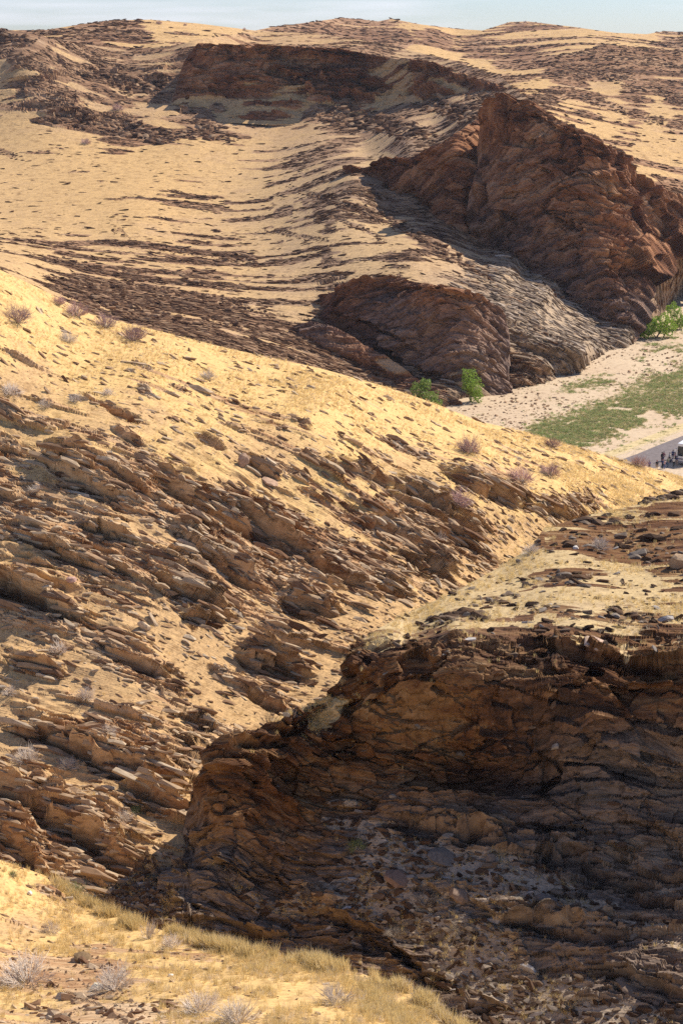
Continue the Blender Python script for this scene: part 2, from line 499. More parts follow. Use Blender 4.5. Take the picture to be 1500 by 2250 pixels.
    bedv = np.stack([P @ T, P @ W, P @ S + ws_], -1)
    PATCH[name] = dict(xs=xs, yt=yt, yb=yb, P=P, N=N, rock=rock, ny=ny, den=den, strat=strat, PX=PX, PY=PY, D=D, gra=gra, lm=lm, grey=grey, axes=bed_axes)
    rows_ = [P[:, j] for j in range(ny)]
    at_r = [rock[:, j] for j in range(ny)]; at_g = [grey[:, j] for j in range(ny)]
    at_s = [gra[:, j] for j in range(ny)]; at_b = [bedv[:, j] for j in range(ny)]
    pre = []
    away = view[:, 0] / np.linalg.norm(view[:, 0, :2], axis=1, keepdims=True)
    for (t, drop) in back:                                  # the far side of the crest
        q = B[:, 0] + away * t
        q[:, 2] -= drop
        nz = fbm(q[:, 0] / (L0 * 2), q[:, 1] / (L0 * 2), q[:, 2] / (L0 * 2), 2, 5) - 0.5
        q[:, 2] += nz * min(drop, A0 * 2)
        pre.append(q)
    for q in pre:
        rows_.insert(0, q); at_r.insert(0, at_r[0] * 0.6); at_g.insert(0, at_g[0]); at_s.insert(0, at_s[0])
        at_b.insert(0, np.stack([q @ T, q @ W, q @ S], -1))
    if front is not None:
        for tgt, f in front:
            q = P[:, -1] * (1 - f) + np.asarray(tgt)[None] * f
            rows_.append(q); at_r.append(at_r[-1] * 0.5); at_g.append(at_g[-1]); at_s.append(at_s[-1])
            at_b.append(np.stack([q @ T, q @ W, q @ S], -1))
    V = np.stack(rows_, 1); R = V.shape[1]
    idx = np.arange(nx * R).reshape(nx, R)
    F = np.stack([idx[:-1, :-1], idx[:-1, 1:], idx[1:, 1:], idx[1:, :-1]], -1).reshape(-1, 4)
    me = fast_mesh(name, V.reshape(-1, 3), F, dict(rock=np.stack(at_r, 1).ravel(), grey=np.stack(at_g, 1).ravel(),
                   grassy=np.stack(at_s, 1).ravel(), bed=np.stack(at_b, 1).reshape(-1, 3)))
    return link(name, me, mat, kind="structure", label=label)

def spot(name, px, py):
    """where a picture position meets a terrain patch"""
    p = PATCH[name]
    i = (px - p['xs'][0]) / (p['xs'][-1] - p['xs'][0]) * (len(p['xs']) - 1)
    i = int(min(max(round(i), 0), len(p['xs']) - 1))
    j = int(min(np.searchsorted(p['PY'][i], py), p['ny'] - 1))
    return p['P'][i, j], p['N'][i, j], p['rock'][i, j]
def zc(px, py, z): return (px, py, float(depth_for_z(px, py, z)))

STEP = 2.6
# ---- skyline hills
patch("skyline_hills", "tawny hills with dark rock streaks along the skyline", -220, 1720,
      [(-220, 66), (0, 65), (100, 65), (180, 52), (240, 44), (330, 42), (430, 50), (560, 66), (600, 58), (680, 48), (750, 38), (800, 42), (830, 46), (860, 40),
       (920, 52), (1000, 62), (1060, 66), (1120, 47), (1160, 46), (1260, 58), (1350, 71), (1420, 74), (1460, 67), (1500, 70), (1720, 76)],
      [(-220, 130), (500, 130), (700, 120), (900, 160), (1050, 192), (1150, 165), (1250, 138), (1330, 120), (1720, 134)], STEP,
      [(-200, 66, 800), (0, 65, 800), (240, 44, 800), (330, 42, 810), (560, 66, 850), (-200, 110, 690), (100, 110, 690), (300, 115, 690), (500, 100, 720), (700, 90, 800), (750, 38, 1100),
       (860, 40, 1100), (1000, 62, 1090), (1140, 46, 1100), (1480, 68, 1100), (1700, 76, 1100), (900, 130, 790), (1080, 190, 740), (1300, 115, 830), (1500, 120, 850), (1060, 110, 900), (950, 75, 980)],
      [(200, 62, .75), (130, 72, .6), (300, 72, .6), (350, 50, .05), (450, 62, .15), (400, 85, .45), (540, 75, .2), (640, 60, .75), (750, 48, .75), (820, 62, .7), (900, 58, .3), (860, 75, .7), (1000, 75, .35),
       (960, 92, .6), (1060, 110, .65), (950, 110, .25), (1130, 60, .5), (1200, 62, .45), (1300, 75, .3), (1250, 90, .35), (1400, 85, .3), (1480, 80, .6), (1150, 105, .6), (1050, 150, .15), (0, 75, .3)],
      bedding(1, -.12, 0, .95, 0, -.22), [(6, 34, 2.0), (3, 16, 1.2), (1.5, 8, .7)], MAT_SKYL, back=[(30, 3), (90, 16), (300, 80)], warp=(7, 120), soft=.5,
      grass=[(350, 50, .8), (900, 60, .7), (1200, 55, .6), (700, 60, .3)])
# ---- right hill behind the big cliff
patch("right_hill", "streaked hill behind the red cliff on the right", 1000, 1720,
      [(1000, 190), (1050, 168), (1150, 150), (1230, 122), (1330, 98), (1500, 109), (1720, 116)],
      [(1000, 300), (1130, 300), (1300, 380), (1500, 520), (1720, 640)], STEP,
      [(1050, 168, 700), (1150, 150, 720), (1230, 122, 740), (1330, 98, 750), (1500, 110, 750), (1700, 116, 750), (1150, 240, 560), (1300, 250, 580), (1300, 310, 530), (1400, 350, 510), (1500, 440, 470), (1500, 300, 560),
       (1500, 200, 650), (1300, 180, 670), (1150, 190, 640), (1200, 310, 500), (1700, 300, 560), (1700, 600, 440)],
      [(1300, 120, .72), (1420, 120, .7), (1220, 145, .7), (1250, 170, .75), (1400, 175, .8), (1480, 205, .8), (1150, 170, .5), (1180, 188, .08), (1330, 195, .1), (1450, 230, .15), (1200, 205, .7), (1300, 220, .7), (1400, 245, .65),
       (1490, 275, .6), (1250, 245, .35), (1350, 260, .3), (1320, 282, .05), (1430, 300, .12), (1250, 275, .3), (1480, 330, .1), (1350, 320, .45), (1420, 360, .4), (1480, 400, .45), (1300, 300, .4)],
      bedding(1, -.12, 0, .95, 0, -.25), [(4, 22, 1.3), (2.0, 11, .8), (1.0, 6, .5)], MAT_FAR, back=[(25, 2), (60, 10), (120, 35)], warp=(6, 80), soft=.3,
      ledges=[([(1195, 152), (1240, 148), (1330, 160), (1400, 178)], 24, 2.6), ([(1150, 198), (1230, 196), (1280, 203), (1340, 225), (1400, 243), (1500, 280)], 22, 2.4), ([(1425, 186), (1480, 205), (1560, 230)], 26, 2.6), ([(1230, 110), (1330, 104), (1440, 118)], 9, 1.5)],
      grass=[(1330, 282, .7), (1180, 188, .7), (1400, 230, .5), (1250, 140, .2)])
# ---- the big far hill with its spurs
ctl = [zc(1000, 890, 0), zc(1060, 866, 0), zc(1100, 851, 0), zc(1150, 851, 0), zc(1230, 823, 0), zc(1300, 792, 0), zc(1390, 750, 0), zc(1430, 715, 0), zc(1475, 660, 1), zc(1560, 600, 1), zc(1720, 570, 2),
       zc(960, 905, 0), zc(700, 810, 6), zc(500, 772, 12), zc(330, 735, 15), zc(100, 655, 20), zc(0, 605, 24), zc(-200, 590, 26),
       (300, 640, 345), (300, 560, 385), (300, 480, 430), (300, 400, 490), (300, 330, 545), (0, 480, 440), (0, 400, 500), (0, 330, 550), (-200, 450, 460), (-200, 330, 550), (600, 330, 545), (600, 420, 470), (600, 520, 410), (600, 600, 370), (550, 700, 330),
       (720, 650, 348), (870, 612, 350), (1000, 640, 346), (1100, 690, 340), (720, 705, 335), (800, 748, 330), (900, 803, 321), (1040, 868, 310), (950, 720, 336), (1050, 770, 326), (1115, 800, 326),
       (900, 560, 366), (800, 560, 370), (1000, 592, 362), (1100, 645, 353), (1200, 705, 348), (1280, 770, 338), (1200, 650, 365), (1310, 735, 363), (1130, 590, 379), (950, 520, 392), (850, 465, 420),
       (780, 374, 455), (850, 432, 431), (930, 464, 419), (1010, 502, 409), (1060, 539, 402), (1150, 594, 389), (1230, 654, 379), (1300, 704, 374),
       (900, 345, 452), (1000, 300, 458), (1045, 258, 462), (950, 400, 440), (1060, 400, 440),
       (1150, 235, 455), (1230, 275, 445), (1300, 312, 435), (1370, 352, 428), (1200, 450, 425), (1300, 600, 400), (1380, 650, 388), (1100, 400, 440), (1410, 402, 425), (1470, 440, 420), (1450, 600, 395), (1420, 690, 380), (1350, 500, 412),
       (1530, 470, 430), (1520, 560, 428), (1720, 480, 435),
       (900, 300, 482), (950, 270, 505), (800, 330, 510), (750, 290, 552), (1000, 240, 505), (1100, 195, 520), (1000, 150, 610), (850, 120, 650), (700, 85, 680), (560, 75, 695), (430, 92, 645), (390, 112, 640),
       (480, 252, 591), (650, 260, 584), (850, 230, 580), (400, 217, 601), (650, 150, 620), (520, 150, 622), (780, 150, 618),
       (0, 75, 640), (70, 85, 630), (50, 125, 612), (200, 95, 655), (330, 108, 650), (0, 200, 600), (200, 200, 602), (200, 290, 566), (0, 270, 576), (450, 310, 556), (-200, 100, 640), (-200, 250, 580)]
ctl += [(q[0], q[1] + 60, q[2] - 1.5) for q in ctl[:11]]
def plane_pts(a, b, c, pts):
    A, B_, C_ = at(*a), at(*b), at(*c)
    n = np.cross(B_ - A, C_ - A); o = np.array([0, 0, CAM_H]); r = []
    for x, y in pts:
        d = at(x, y, 1.0) - o
        r.append((x, y, float(((A - o) @ n) / (d @ n))))
    return r
BED4 = bedding(1, -.22, 0, .92, 0, -.46)
FINE4 = [(2.2, 14, .75), (1.1, 7, .55), (.6, 4, .36)]
# the big red brown cliff
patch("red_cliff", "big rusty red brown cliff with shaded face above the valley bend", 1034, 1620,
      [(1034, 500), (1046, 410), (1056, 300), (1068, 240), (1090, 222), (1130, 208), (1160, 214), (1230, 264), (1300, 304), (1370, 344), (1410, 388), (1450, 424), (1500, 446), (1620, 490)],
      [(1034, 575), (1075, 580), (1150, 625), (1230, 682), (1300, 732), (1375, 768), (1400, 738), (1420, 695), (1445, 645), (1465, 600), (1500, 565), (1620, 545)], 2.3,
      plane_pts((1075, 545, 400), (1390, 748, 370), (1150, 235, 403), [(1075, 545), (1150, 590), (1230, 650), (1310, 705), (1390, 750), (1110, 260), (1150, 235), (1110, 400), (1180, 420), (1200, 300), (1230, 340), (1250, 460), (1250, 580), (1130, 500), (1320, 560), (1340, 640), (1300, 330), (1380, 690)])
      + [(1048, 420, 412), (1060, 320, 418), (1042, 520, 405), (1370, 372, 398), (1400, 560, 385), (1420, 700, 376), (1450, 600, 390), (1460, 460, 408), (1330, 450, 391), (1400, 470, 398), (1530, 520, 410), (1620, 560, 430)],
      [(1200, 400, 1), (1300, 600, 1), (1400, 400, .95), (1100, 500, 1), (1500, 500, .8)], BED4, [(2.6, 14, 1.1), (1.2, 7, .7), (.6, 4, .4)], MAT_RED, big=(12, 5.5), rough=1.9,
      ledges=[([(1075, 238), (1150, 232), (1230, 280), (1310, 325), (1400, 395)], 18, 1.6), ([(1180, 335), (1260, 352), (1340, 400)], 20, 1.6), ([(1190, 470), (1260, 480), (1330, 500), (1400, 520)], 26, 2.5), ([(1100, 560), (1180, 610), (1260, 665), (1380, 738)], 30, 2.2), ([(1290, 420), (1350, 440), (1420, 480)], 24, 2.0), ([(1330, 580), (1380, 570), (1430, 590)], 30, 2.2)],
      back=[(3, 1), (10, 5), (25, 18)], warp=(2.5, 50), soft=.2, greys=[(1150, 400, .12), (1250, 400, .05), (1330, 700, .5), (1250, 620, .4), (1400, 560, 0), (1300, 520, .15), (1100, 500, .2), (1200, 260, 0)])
# the buttress left of its gully
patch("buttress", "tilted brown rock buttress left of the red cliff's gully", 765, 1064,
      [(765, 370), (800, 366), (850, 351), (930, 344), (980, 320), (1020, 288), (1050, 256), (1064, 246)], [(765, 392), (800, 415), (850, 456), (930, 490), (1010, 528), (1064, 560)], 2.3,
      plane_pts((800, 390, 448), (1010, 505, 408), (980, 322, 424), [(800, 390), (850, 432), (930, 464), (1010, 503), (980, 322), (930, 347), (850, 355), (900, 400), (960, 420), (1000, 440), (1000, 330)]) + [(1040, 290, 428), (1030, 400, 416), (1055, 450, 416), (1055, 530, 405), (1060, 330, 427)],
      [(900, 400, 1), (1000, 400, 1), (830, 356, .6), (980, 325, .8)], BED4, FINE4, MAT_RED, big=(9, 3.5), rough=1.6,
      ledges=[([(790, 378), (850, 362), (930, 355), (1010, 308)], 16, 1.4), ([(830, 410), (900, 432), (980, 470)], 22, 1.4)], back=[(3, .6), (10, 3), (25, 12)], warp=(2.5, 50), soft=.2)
# the band of dark cliffs under the summit
patch("summit_band", "band of dark broken cliffs below the far hill's top", 376, 1130,
      [(376, 222), (392, 172), (410, 122), (432, 93), (520, 97), (620, 101), (750, 107), (870, 129), (960, 141), (1060, 177), (1130, 198)], [(376, 232), (480, 268), (650, 276), (760, 262), (850, 250), (960, 238), (1060, 240), (1130, 246)], 2.3,
      [(390, 130, 612), (430, 93, 606), (520, 99, 602), (640, 103, 597), (750, 109, 594), (870, 131, 586), (960, 143, 568), (1060, 180, 532), (1120, 198, 510), (400, 214, 600), (480, 250, 590), (650, 258, 583), (760, 243, 581), (850, 228, 577), (960, 217, 552), (1060, 222, 522), (1120, 230, 503), (650, 280, 574), (850, 252, 566), (480, 270, 582)],
      [(480, 140, .85), (560, 180, .6), (700, 150, .85), (850, 160, .65), (600, 225, .35), (450, 220, .5), (760, 205, .6), (950, 170, .55), (1080, 200, .8), (560, 115, .95), (420, 130, .7), (700, 250, .25), (500, 255, .2), (900, 220, .35), (1000, 200, .4), (640, 130, .8), (780, 120, .75)], BED4, [(3, 18, 1.2), (1.5, 9, .8), (.8, 5, .5)], MAT_RED, dscale=.85, big=(12, 4.0), rough=1.6,
      ledges=[([(385, 125), (430, 100), (520, 106), (620, 110), (750, 118), (870, 138)], 40, 4.2), ([(540, 165), (640, 148), (760, 160), (890, 178)], 40, 4.2), ([(400, 190), (520, 185), (640, 192)], 30, 3.2), ([(860, 138), (960, 150), (1060, 186), (1125, 204)], 24, 2.4), ([(640, 210), (740, 200), (850, 208)], 30, 3.2), ([(870, 188), (960, 196), (1050, 222)], 26, 3.0)],
      back=[(3, .5), (10, 2), (40, 10)], warp=(4, 60), soft=.2, grass=[(600, 240, .5), (900, 200, .4)])
# the lower dark spur face
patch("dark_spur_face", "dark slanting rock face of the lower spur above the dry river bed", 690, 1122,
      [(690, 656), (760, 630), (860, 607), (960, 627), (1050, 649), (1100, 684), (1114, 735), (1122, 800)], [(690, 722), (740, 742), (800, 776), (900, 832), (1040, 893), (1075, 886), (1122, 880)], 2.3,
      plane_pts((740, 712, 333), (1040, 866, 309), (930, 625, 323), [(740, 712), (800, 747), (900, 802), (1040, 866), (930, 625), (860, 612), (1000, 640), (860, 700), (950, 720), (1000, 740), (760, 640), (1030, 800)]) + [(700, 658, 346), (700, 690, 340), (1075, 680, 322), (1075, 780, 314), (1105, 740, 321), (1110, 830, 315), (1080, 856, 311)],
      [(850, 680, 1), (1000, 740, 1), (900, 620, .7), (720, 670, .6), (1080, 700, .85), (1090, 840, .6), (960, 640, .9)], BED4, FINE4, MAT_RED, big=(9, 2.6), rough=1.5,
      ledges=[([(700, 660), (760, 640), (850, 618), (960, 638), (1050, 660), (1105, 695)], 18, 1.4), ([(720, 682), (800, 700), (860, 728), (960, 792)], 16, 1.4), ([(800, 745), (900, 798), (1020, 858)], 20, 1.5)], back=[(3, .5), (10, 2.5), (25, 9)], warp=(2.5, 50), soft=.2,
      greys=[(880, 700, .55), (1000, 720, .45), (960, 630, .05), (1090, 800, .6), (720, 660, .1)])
patch("low_spur", "low slanting rock rib just behind the yellow ridge crest", 575, 1015,
      [(575, 752), (640, 722), (690, 708), (760, 734), (850, 784), (950, 850), (1015, 884)], [(575, 812), (700, 850), (850, 900), (960, 945), (1015, 945)], 2.3,
      [(600, 745, 326), (690, 712, 324), (690, 800, 316), (760, 738, 320), (850, 788, 314), (850, 860, 308.5), (950, 852, 306), (950, 905, 302), (1010, 884, 302), (600, 790, 321), (1010, 940, 299)],
      [(700, 760, .95), (800, 800, .9), (900, 850, .8), (640, 735, .6), (760, 745, .5), (860, 800, .55), (950, 870, .7)], BED4, FINE4, MAT_RED, big=(7, 1.6), rough=1.4,
      ledges=[([(660, 740), (740, 770), (830, 812), (900, 850)], 22, 1.6)], back=[(3, .5), (10, 2.5), (20, 8)], warp=(2.5, 50), soft=.2, greys=[(700, 770, .5), (900, 840, .3), (800, 760, .2)])
den4 = [(300, 380, .0), (100, 420, .0), (450, 340, .08), (600, 310, .30), (50, 330, .22), (0, 470, .15), (200, 440, .12), (520, 400, .12), (250, 490, .36), (450, 500, .42), (400, 560, .45), (600, 600, .5), (150, 560, .55), (80, 530, .4), (300, 640, .85), (200, 615, .8),
        (450, 690, .85), (600, 720, .75), (20, 590, .3), (350, 600, .6), (250, 540, .42), (500, 560, .55), (560, 640, .45), (500, 640, .5), (700, 450, .5), (850, 530, .30), (650, 390, .45), (800, 570, .15), (950, 600, .2), (600, 540, .35), (700, 560, .45), (760, 480, .5), (660, 500, .4),
        (1150, 330, 1), (1250, 450, 1), (1300, 600, 1), (1350, 700, 1), (1200, 550, 1), (1230, 380, 1), (1400, 470, .9), (900, 400, 1), (1000, 430, 1), (850, 390, 1), (1040, 330, 1), (900, 340, .5), (980, 290, .6), (830, 345, .25), (880, 700, 1), (1000, 740, 1), (780, 665, .8), (1050, 670, .95), (1080, 800, .7), (950, 780, 1),
        (650, 650, .4), (640, 690, .45), (760, 740, .65), (850, 800, .75), (950, 850, .8), (700, 740, .8),
        (1200, 690, .30), (1300, 770, .30), (1120, 630, .30), (1250, 730, .25), (1180, 800, .5), (1000, 590, .4), (1150, 740, .35), (950, 530, .75), (1050, 590, .6), (1480, 560, .8), (1470, 470, .6),
        (500, 150, 1), (700, 160, 1), (850, 165, .95), (600, 230, .62), (420, 200, .7), (750, 275, .7), (900, 230, .8), (1000, 180, .85), (1050, 240, .8), (950, 200, .6), (700, 310, .35), (560, 270, .6), (450, 270, .75), (250, 180, .8), (250, 285, .8),
        (150, 180, .6), (60, 90, .95), (150, 120, .6), (20, 170, .25), (60, 210, .45), (120, 255, .75), (340, 130, .6), (480, 85, .35), (600, 85, .4), (750, 85, .45), (900, 130, .5), (250, 230, .45), (340, 240, .4), (80, 300, .3), (200, 330, .15), (300, 210, .3), (880, 290, .5), (960, 250, .45)]
lg4 = [([(680, 246), (780, 240), (880, 262), (960, 290)], 42, 4.2), ([(870, 198), (960, 212), (1060, 250)], 38, 3.8), ([(940, 178), (1040, 200), (1110, 205)], 20, 2.4), ([(160, 152), (220, 142), (290, 170)], 34, 3.8), ([(255, 190), (310, 172), (385, 165)], 34, 3.8), ([(95, 256), (140, 243), (215, 262)], 30, 3.4), ([(215, 284), (270, 270), (310, 276), (395, 296)], 34, 3.8), ([(395, 288), (440, 270), (500, 288), (530, 296)], 36, 3.8), ([(-60, 74), (0, 72), (80, 84)], 26, 4), ([(-60, 320), (0, 326), (60, 345)], 14, 1.6), ([(20, 232), (80, 228), (130, 245)], 14, 1.8), ([(70, 170), (130, 160), (180, 175)], 18, 2), ([(180, 262), (230, 252), (300, 262)], 18, 2), ([(1150, 590), (1230, 640), (1320, 690)], 16, 2.0), ([(620, 402), (700, 425), (780, 452), (880, 500)], 14, 1.8), ([(780, 440), (860, 478), (950, 530), (1040, 588), (1100, 632)], 20, 2.6), ([(900, 508), (960, 545), (1010, 572)], 16, 2.0), ([(700, 460), (800, 500), (870, 540)], 10, 1.2), ([(1110, 742), (1180, 765), (1260, 800)], 18, 2.0), ([(1120, 800), (1170, 812), (1220, 822)], 20, 1.6), ([(1150, 700), (1250, 755), (1310, 788)], 14, 1.4), ([(90, 600), (150, 612), (220, 630), (330, 650)], 16, 2.0), ([(130, 640), (220, 655), (320, 680), (420, 700)], 22, 2.4), ([(300, 625), (420, 640), (520, 665), (600, 690)], 16, 1.8), ([(440, 690), (520, 705), (600, 735)], 20, 2), ([(470, 565), (520, 560), (590, 585)], 14, 1.8), ([(240, 505), (265, 500), (290, 525)], 10, 1.2), ([(60, 555), (140, 568), (230, 585)], 12, 1.4), ([(330, 540), (400, 548), (480, 560)], 10, 1.2), ([(560, 500), (640, 510), (740, 530)], 10, 1.2)]
den4 = [(x, y, d * .86 if .2 < d < .9 else d) for x, y, d in den4]
patch("far_hill", "broad far hill with grassy bowl, dark rock bands and red brown cliffs", -220, 1720,
      [(-220, 72), (0, 63), (70, 72), (130, 92), (250, 104), (330, 104), (395, 98), (430, 86), (560, 69), (700, 72), (850, 97), (1000, 135), (1100, 166), (1130, 196), (1230, 262), (1300, 300), (1370, 340), (1410, 388), (1470, 425), (1560, 450), (1720, 470)],
      [(-220, 640), (0, 650), (100, 690), (330, 775), (500, 815), (700, 860), (850, 900), (960, 945), (1000, 930), (1060, 910), (1100, 895), (1150, 890), (1230, 862), (1300, 832), (1390, 795), (1430, 760), (1475, 710), (1560, 650), (1720, 625)], STEP,
      ctl, den4, bedding(1, -.22, 0, .92, 0, -.40), [(2.8, 16, 1.0), (1.4, 8, .65), (.75, 4.5, .42)], MAT_FAR, big=(13, 3.0), ledges=lg4, back=[(8, 1), (25, 6), (70, 28)], warp=(3, 60), soft=.22,
      greys=[(1200, 660, 1), (1300, 770, 1), (1120, 620, .8), (1250, 720, 1), (1350, 760, 1), (1160, 640, 1), (1220, 690, 1), (1150, 700, .8), (1230, 780, .8), (1300, 735, 1), (1070, 590, .6), (880, 690, .35), (1000, 700, .3), (700, 760, .3), (1250, 500, .1), (1350, 690, .25), (600, 150, 0), (300, 400, 0), (1050, 480, .3), (1150, 360, .0), (950, 560, .3), (1480, 560, .5), (400, 650, .1), (1150, 820, .5), (1050, 560, .5)],
      grass=[(300, 390, .8), (100, 400, .7), (500, 350, .6), (400, 550, .5), (800, 570, .7), (650, 600, .5), (250, 200, .3), (600, 250, .2), (1200, 700, .0), (1000, 600, .3)])
# ---- the yellow mid ridge with the rocky gully wall
lg3 = [([(95, 970), (200, 1010), (280, 1062), (350, 1095)], 26, 1.0), ([(-60, 975), (0, 985), (30, 980), (58, 1005)], 30, 1.25), ([(60, 1005), (150, 1035), (240, 1075), (330, 1125)], 36, 1.5), ([(300, 1030), (430, 1085), (550, 1140), (640, 1195), (715, 1225)], 46, 2.0), ([(360, 1130), (430, 1190), (520, 1250), (600, 1300)], 40, 1.75), ([(150, 1145), (200, 1150), (250, 1175), (310, 1200)], 26, 1.12), ([(0, 1160), (80, 1195), (220, 1245), (290, 1285)], 26, 1.25), ([(-60, 1255), (0, 1268), (100, 1305), (215, 1362)], 60, 2.38), ([(205, 1400), (280, 1440), (380, 1490)], 40, 1.5), ([(0, 1440), (75, 1460), (150, 1485)], 26, 1.0), ([(225, 1240), (260, 1245), (295, 1270)], 26, 1.12), ([(315, 1245), (350, 1275), (465, 1325), (530, 1360)], 36, 1.75), ([(390, 1345), (440, 1350), (500, 1365)], 28, 1.75), ([(600, 1320), (650, 1325), (760, 1350)], 34, 1.88), ([(510, 1435), (600, 1468), (700, 1492)], 36, 1.62), ([(640, 1200), (700, 1240), (780, 1275), (830, 1300)], 28, 1.25), ([(0, 1582), (65, 1595), (150, 1625), (225, 1668)], 38, 1.62), ([(140, 1620), (240, 1672), (300, 1680), (360, 1702), (430, 1725)], 42, 1.75), ([(-60, 1735), (0, 1740), (80, 1775)], 34, 1.75), ([(0, 1735), (100, 1785), (200, 1838), (265, 1880), (350, 1905)], 66, 2.5), ([(-40, 1815), (0, 1830), (65, 1862), (125, 1925)], 52, 2.25), ([(225, 1805), (285, 1850)], 26, 1.0), ([(260, 1725), (350, 1760), (440, 1785)], 42, 1.88), ([(420, 1580), (480, 1610)], 20, 0.88), ([(370, 1620), (440, 1655)], 20, 0.88), ([(520, 1500), (600, 1545), (650, 1570)], 22, 1.0), ([(200, 1880), (260, 1905), (300, 1930)], 36, 1.5), ([(830, 1055), (940, 1098), (1005, 1142), (1075, 1210)], 32, 1.62), ([(955, 1020), (1010, 1045), (1100, 1078), (1180, 1112)], 26, 1.5), ([(1170, 1105), (1230, 1125), (1290, 1140)], 24, 1.25), ([(895, 1195), (960, 1235), (1010, 1288)], 30, 1.38), ([(930, 1150), (980, 1170), (1060, 1215)], 24, 1.12), ([(810, 1275), (860, 1280), (920, 1305)], 30, 1.5), ([(1240, 1085), (1280, 1092), (1310, 1105)], 16, 1.0), ([(700, 1010), (790, 1035), (880, 1075)], 18, 0.88), ([(760, 1130), (850, 1165), (940, 1205)], 20, 1.0), ([(420, 955), (470, 975), (500, 990)], 14, 0.62), ([(830, 960), (900, 985), (960, 1010)], 14, 0.62), ([(290, 792), (340, 812)], 10, 0.5), ([(300, 850), (345, 872)], 10, 0.5), ([(170, 860), (260, 900), (330, 930)], 12, 0.56), ([(520, 1000), (570, 1030), (620, 1055)], 18, 0.75), ([(240, 940), (330, 985)], 14, 0.62), ([(640, 920), (690, 945)], 10, 0.5), ([(370, 840), (420, 860)], 10, 0.5), ([(1060, 1060), (1110, 1085), (1150, 1100)], 16, 0.88)]
patch("mid_ridge", "yellow grassy ridge whose rocky flank drops in tilted ledges to the gully", -220, 1720,
      [(-220, 560), (0, 592), (100, 640), (200, 690), (330, 722), (500, 765), (700, 808), (850, 850), (960, 888), (1050, 925), (1150, 948), (1240, 975), (1340, 1003), (1420, 1025), (1500, 1048), (1720, 1105)],
      [(-220, 1990), (0, 1975), (200, 1975), (440, 1930), (600, 1760), (800, 1570), (1000, 1420), (1180, 1300), (1500, 1200), (1720, 1200)], STEP,
      [(-200, 560, 132), (0, 592, 135), (100, 640, 137), (200, 690, 138), (330, 722, 139), (500, 765, 140), (700, 808, 142), (850, 850, 144), (960, 888, 146), (1050, 925, 148), (1150, 948, 150), (1240, 975, 151), (1340, 1003, 153), (1420, 1025, 155), (1500, 1048, 157), (1700, 1100, 160),
       (0, 680, 125), (330, 800, 126), (700, 880, 128), (1050, 990, 133), (1240, 1040, 136), (1500, 1110, 142), (0, 1000, 109), (300, 1050, 108), (600, 1100, 112), (900, 1130, 118), (1150, 1170, 123),
       (0, 1500, 93), (300, 1500, 93), (600, 1450, 98), (900, 1300, 108), (1050, 1250, 116), (1180, 1220, 121), (0, 1900, 79), (200, 1900, 79.5), (400, 1850, 81.5), (600, 1650, 90), (800, 1500, 97), (1300, 1200, 128), (1500, 1150, 136), (-200, 1500, 92), (-200, 1000, 107), (-200, 1900, 78)],
      [(0, 640, 0.1), (0, 720, 0.16999999999999998), (300, 790, 0.25), (700, 850, 0.09), (1000, 940, 0.09), (1300, 1030, 0.08), (500, 790, 0.1), (200, 740, 0.16999999999999998), (0, 850, 0.33), (300, 880, 0.24), (600, 950, 0.24), (900, 990, 0.25), (1150, 1050, 0.22999999999999998), (1400, 1080, 0.05), (150, 850, 0.3), (450, 880, 0.33), (750, 920, 0.2), (600, 860, 0.16999999999999998), (0, 1000, 0.66), (200, 1040, 0.62), (60, 940, 0.38), (300, 1090, 0.66), (450, 1020, 0.26), (600, 1220, 0.7), (500, 1150, 0.7), (700, 1100, 0.34), (600, 1050, 0.3), (850, 1130, 0.46), (1000, 1110, 0.46), (1150, 1130, 0.35), (1150, 1200, 0.3), (900, 1230, 0.58), (750, 1230, 0.58), (800, 1330, 0.46), (950, 1300, 0.38), (300, 1300, 0.58), (100, 1180, 0.46), (200, 1220, 0.46), (100, 1350, 0.66), (50, 1430, 0.38), (200, 1430, 0.46), (400, 1300, 0.62), (500, 1380, 0.46), (650, 1400, 0.34), (300, 1480, 0.54), (550, 1480, 0.58), (100, 1540, 0.24), (350, 1580, 0.32), (250, 1560, 0.26), (550, 1570, 0.3), (700, 1440, 0.3), (200, 1660, 0.62), (50, 1650, 0.26), (350, 1710, 0.66), (100, 1800, 0.74), (250, 1850, 0.74), (400, 1780, 0.46), (320, 1800, 0.46), (60, 1880, 0.74), (150, 1720, 0.3), (30, 1700, 0.38), (440, 1640, 0.38), (1280, 1120, 0.46), (1400, 1120, 0.05)],
      bedding(1, -.32, 0, .82, 0, -.57), [(1.5, 8, .42), (.65, 3.6, .24), (.27, 1.7, .13)], MAT_NEAR, dscale=.86, big=(4.5, .6), ledges=lg3, back=[(5, .4), (16, 2.5), (40, 9), (80, 22)], warp=(1.1, 20), soft=.10,
      grass=[(0, 660, .7), (300, 770, .9), (700, 840, 1), (1000, 930, 1), (1300, 1030, 1), (1450, 1080, 1), (500, 860, .7), (800, 930, .7), (0, 850, .3), (300, 920, .35), (600, 980, .35), (900, 1020, .4), (1150, 1050, .6), (300, 1200, .05), (100, 1500, .2), (600, 1350, .05), (1000, 1200, .15), (1200, 1180, .3), (300, 1600, .15), (100, 1700, .15), (400, 1850, 0)])
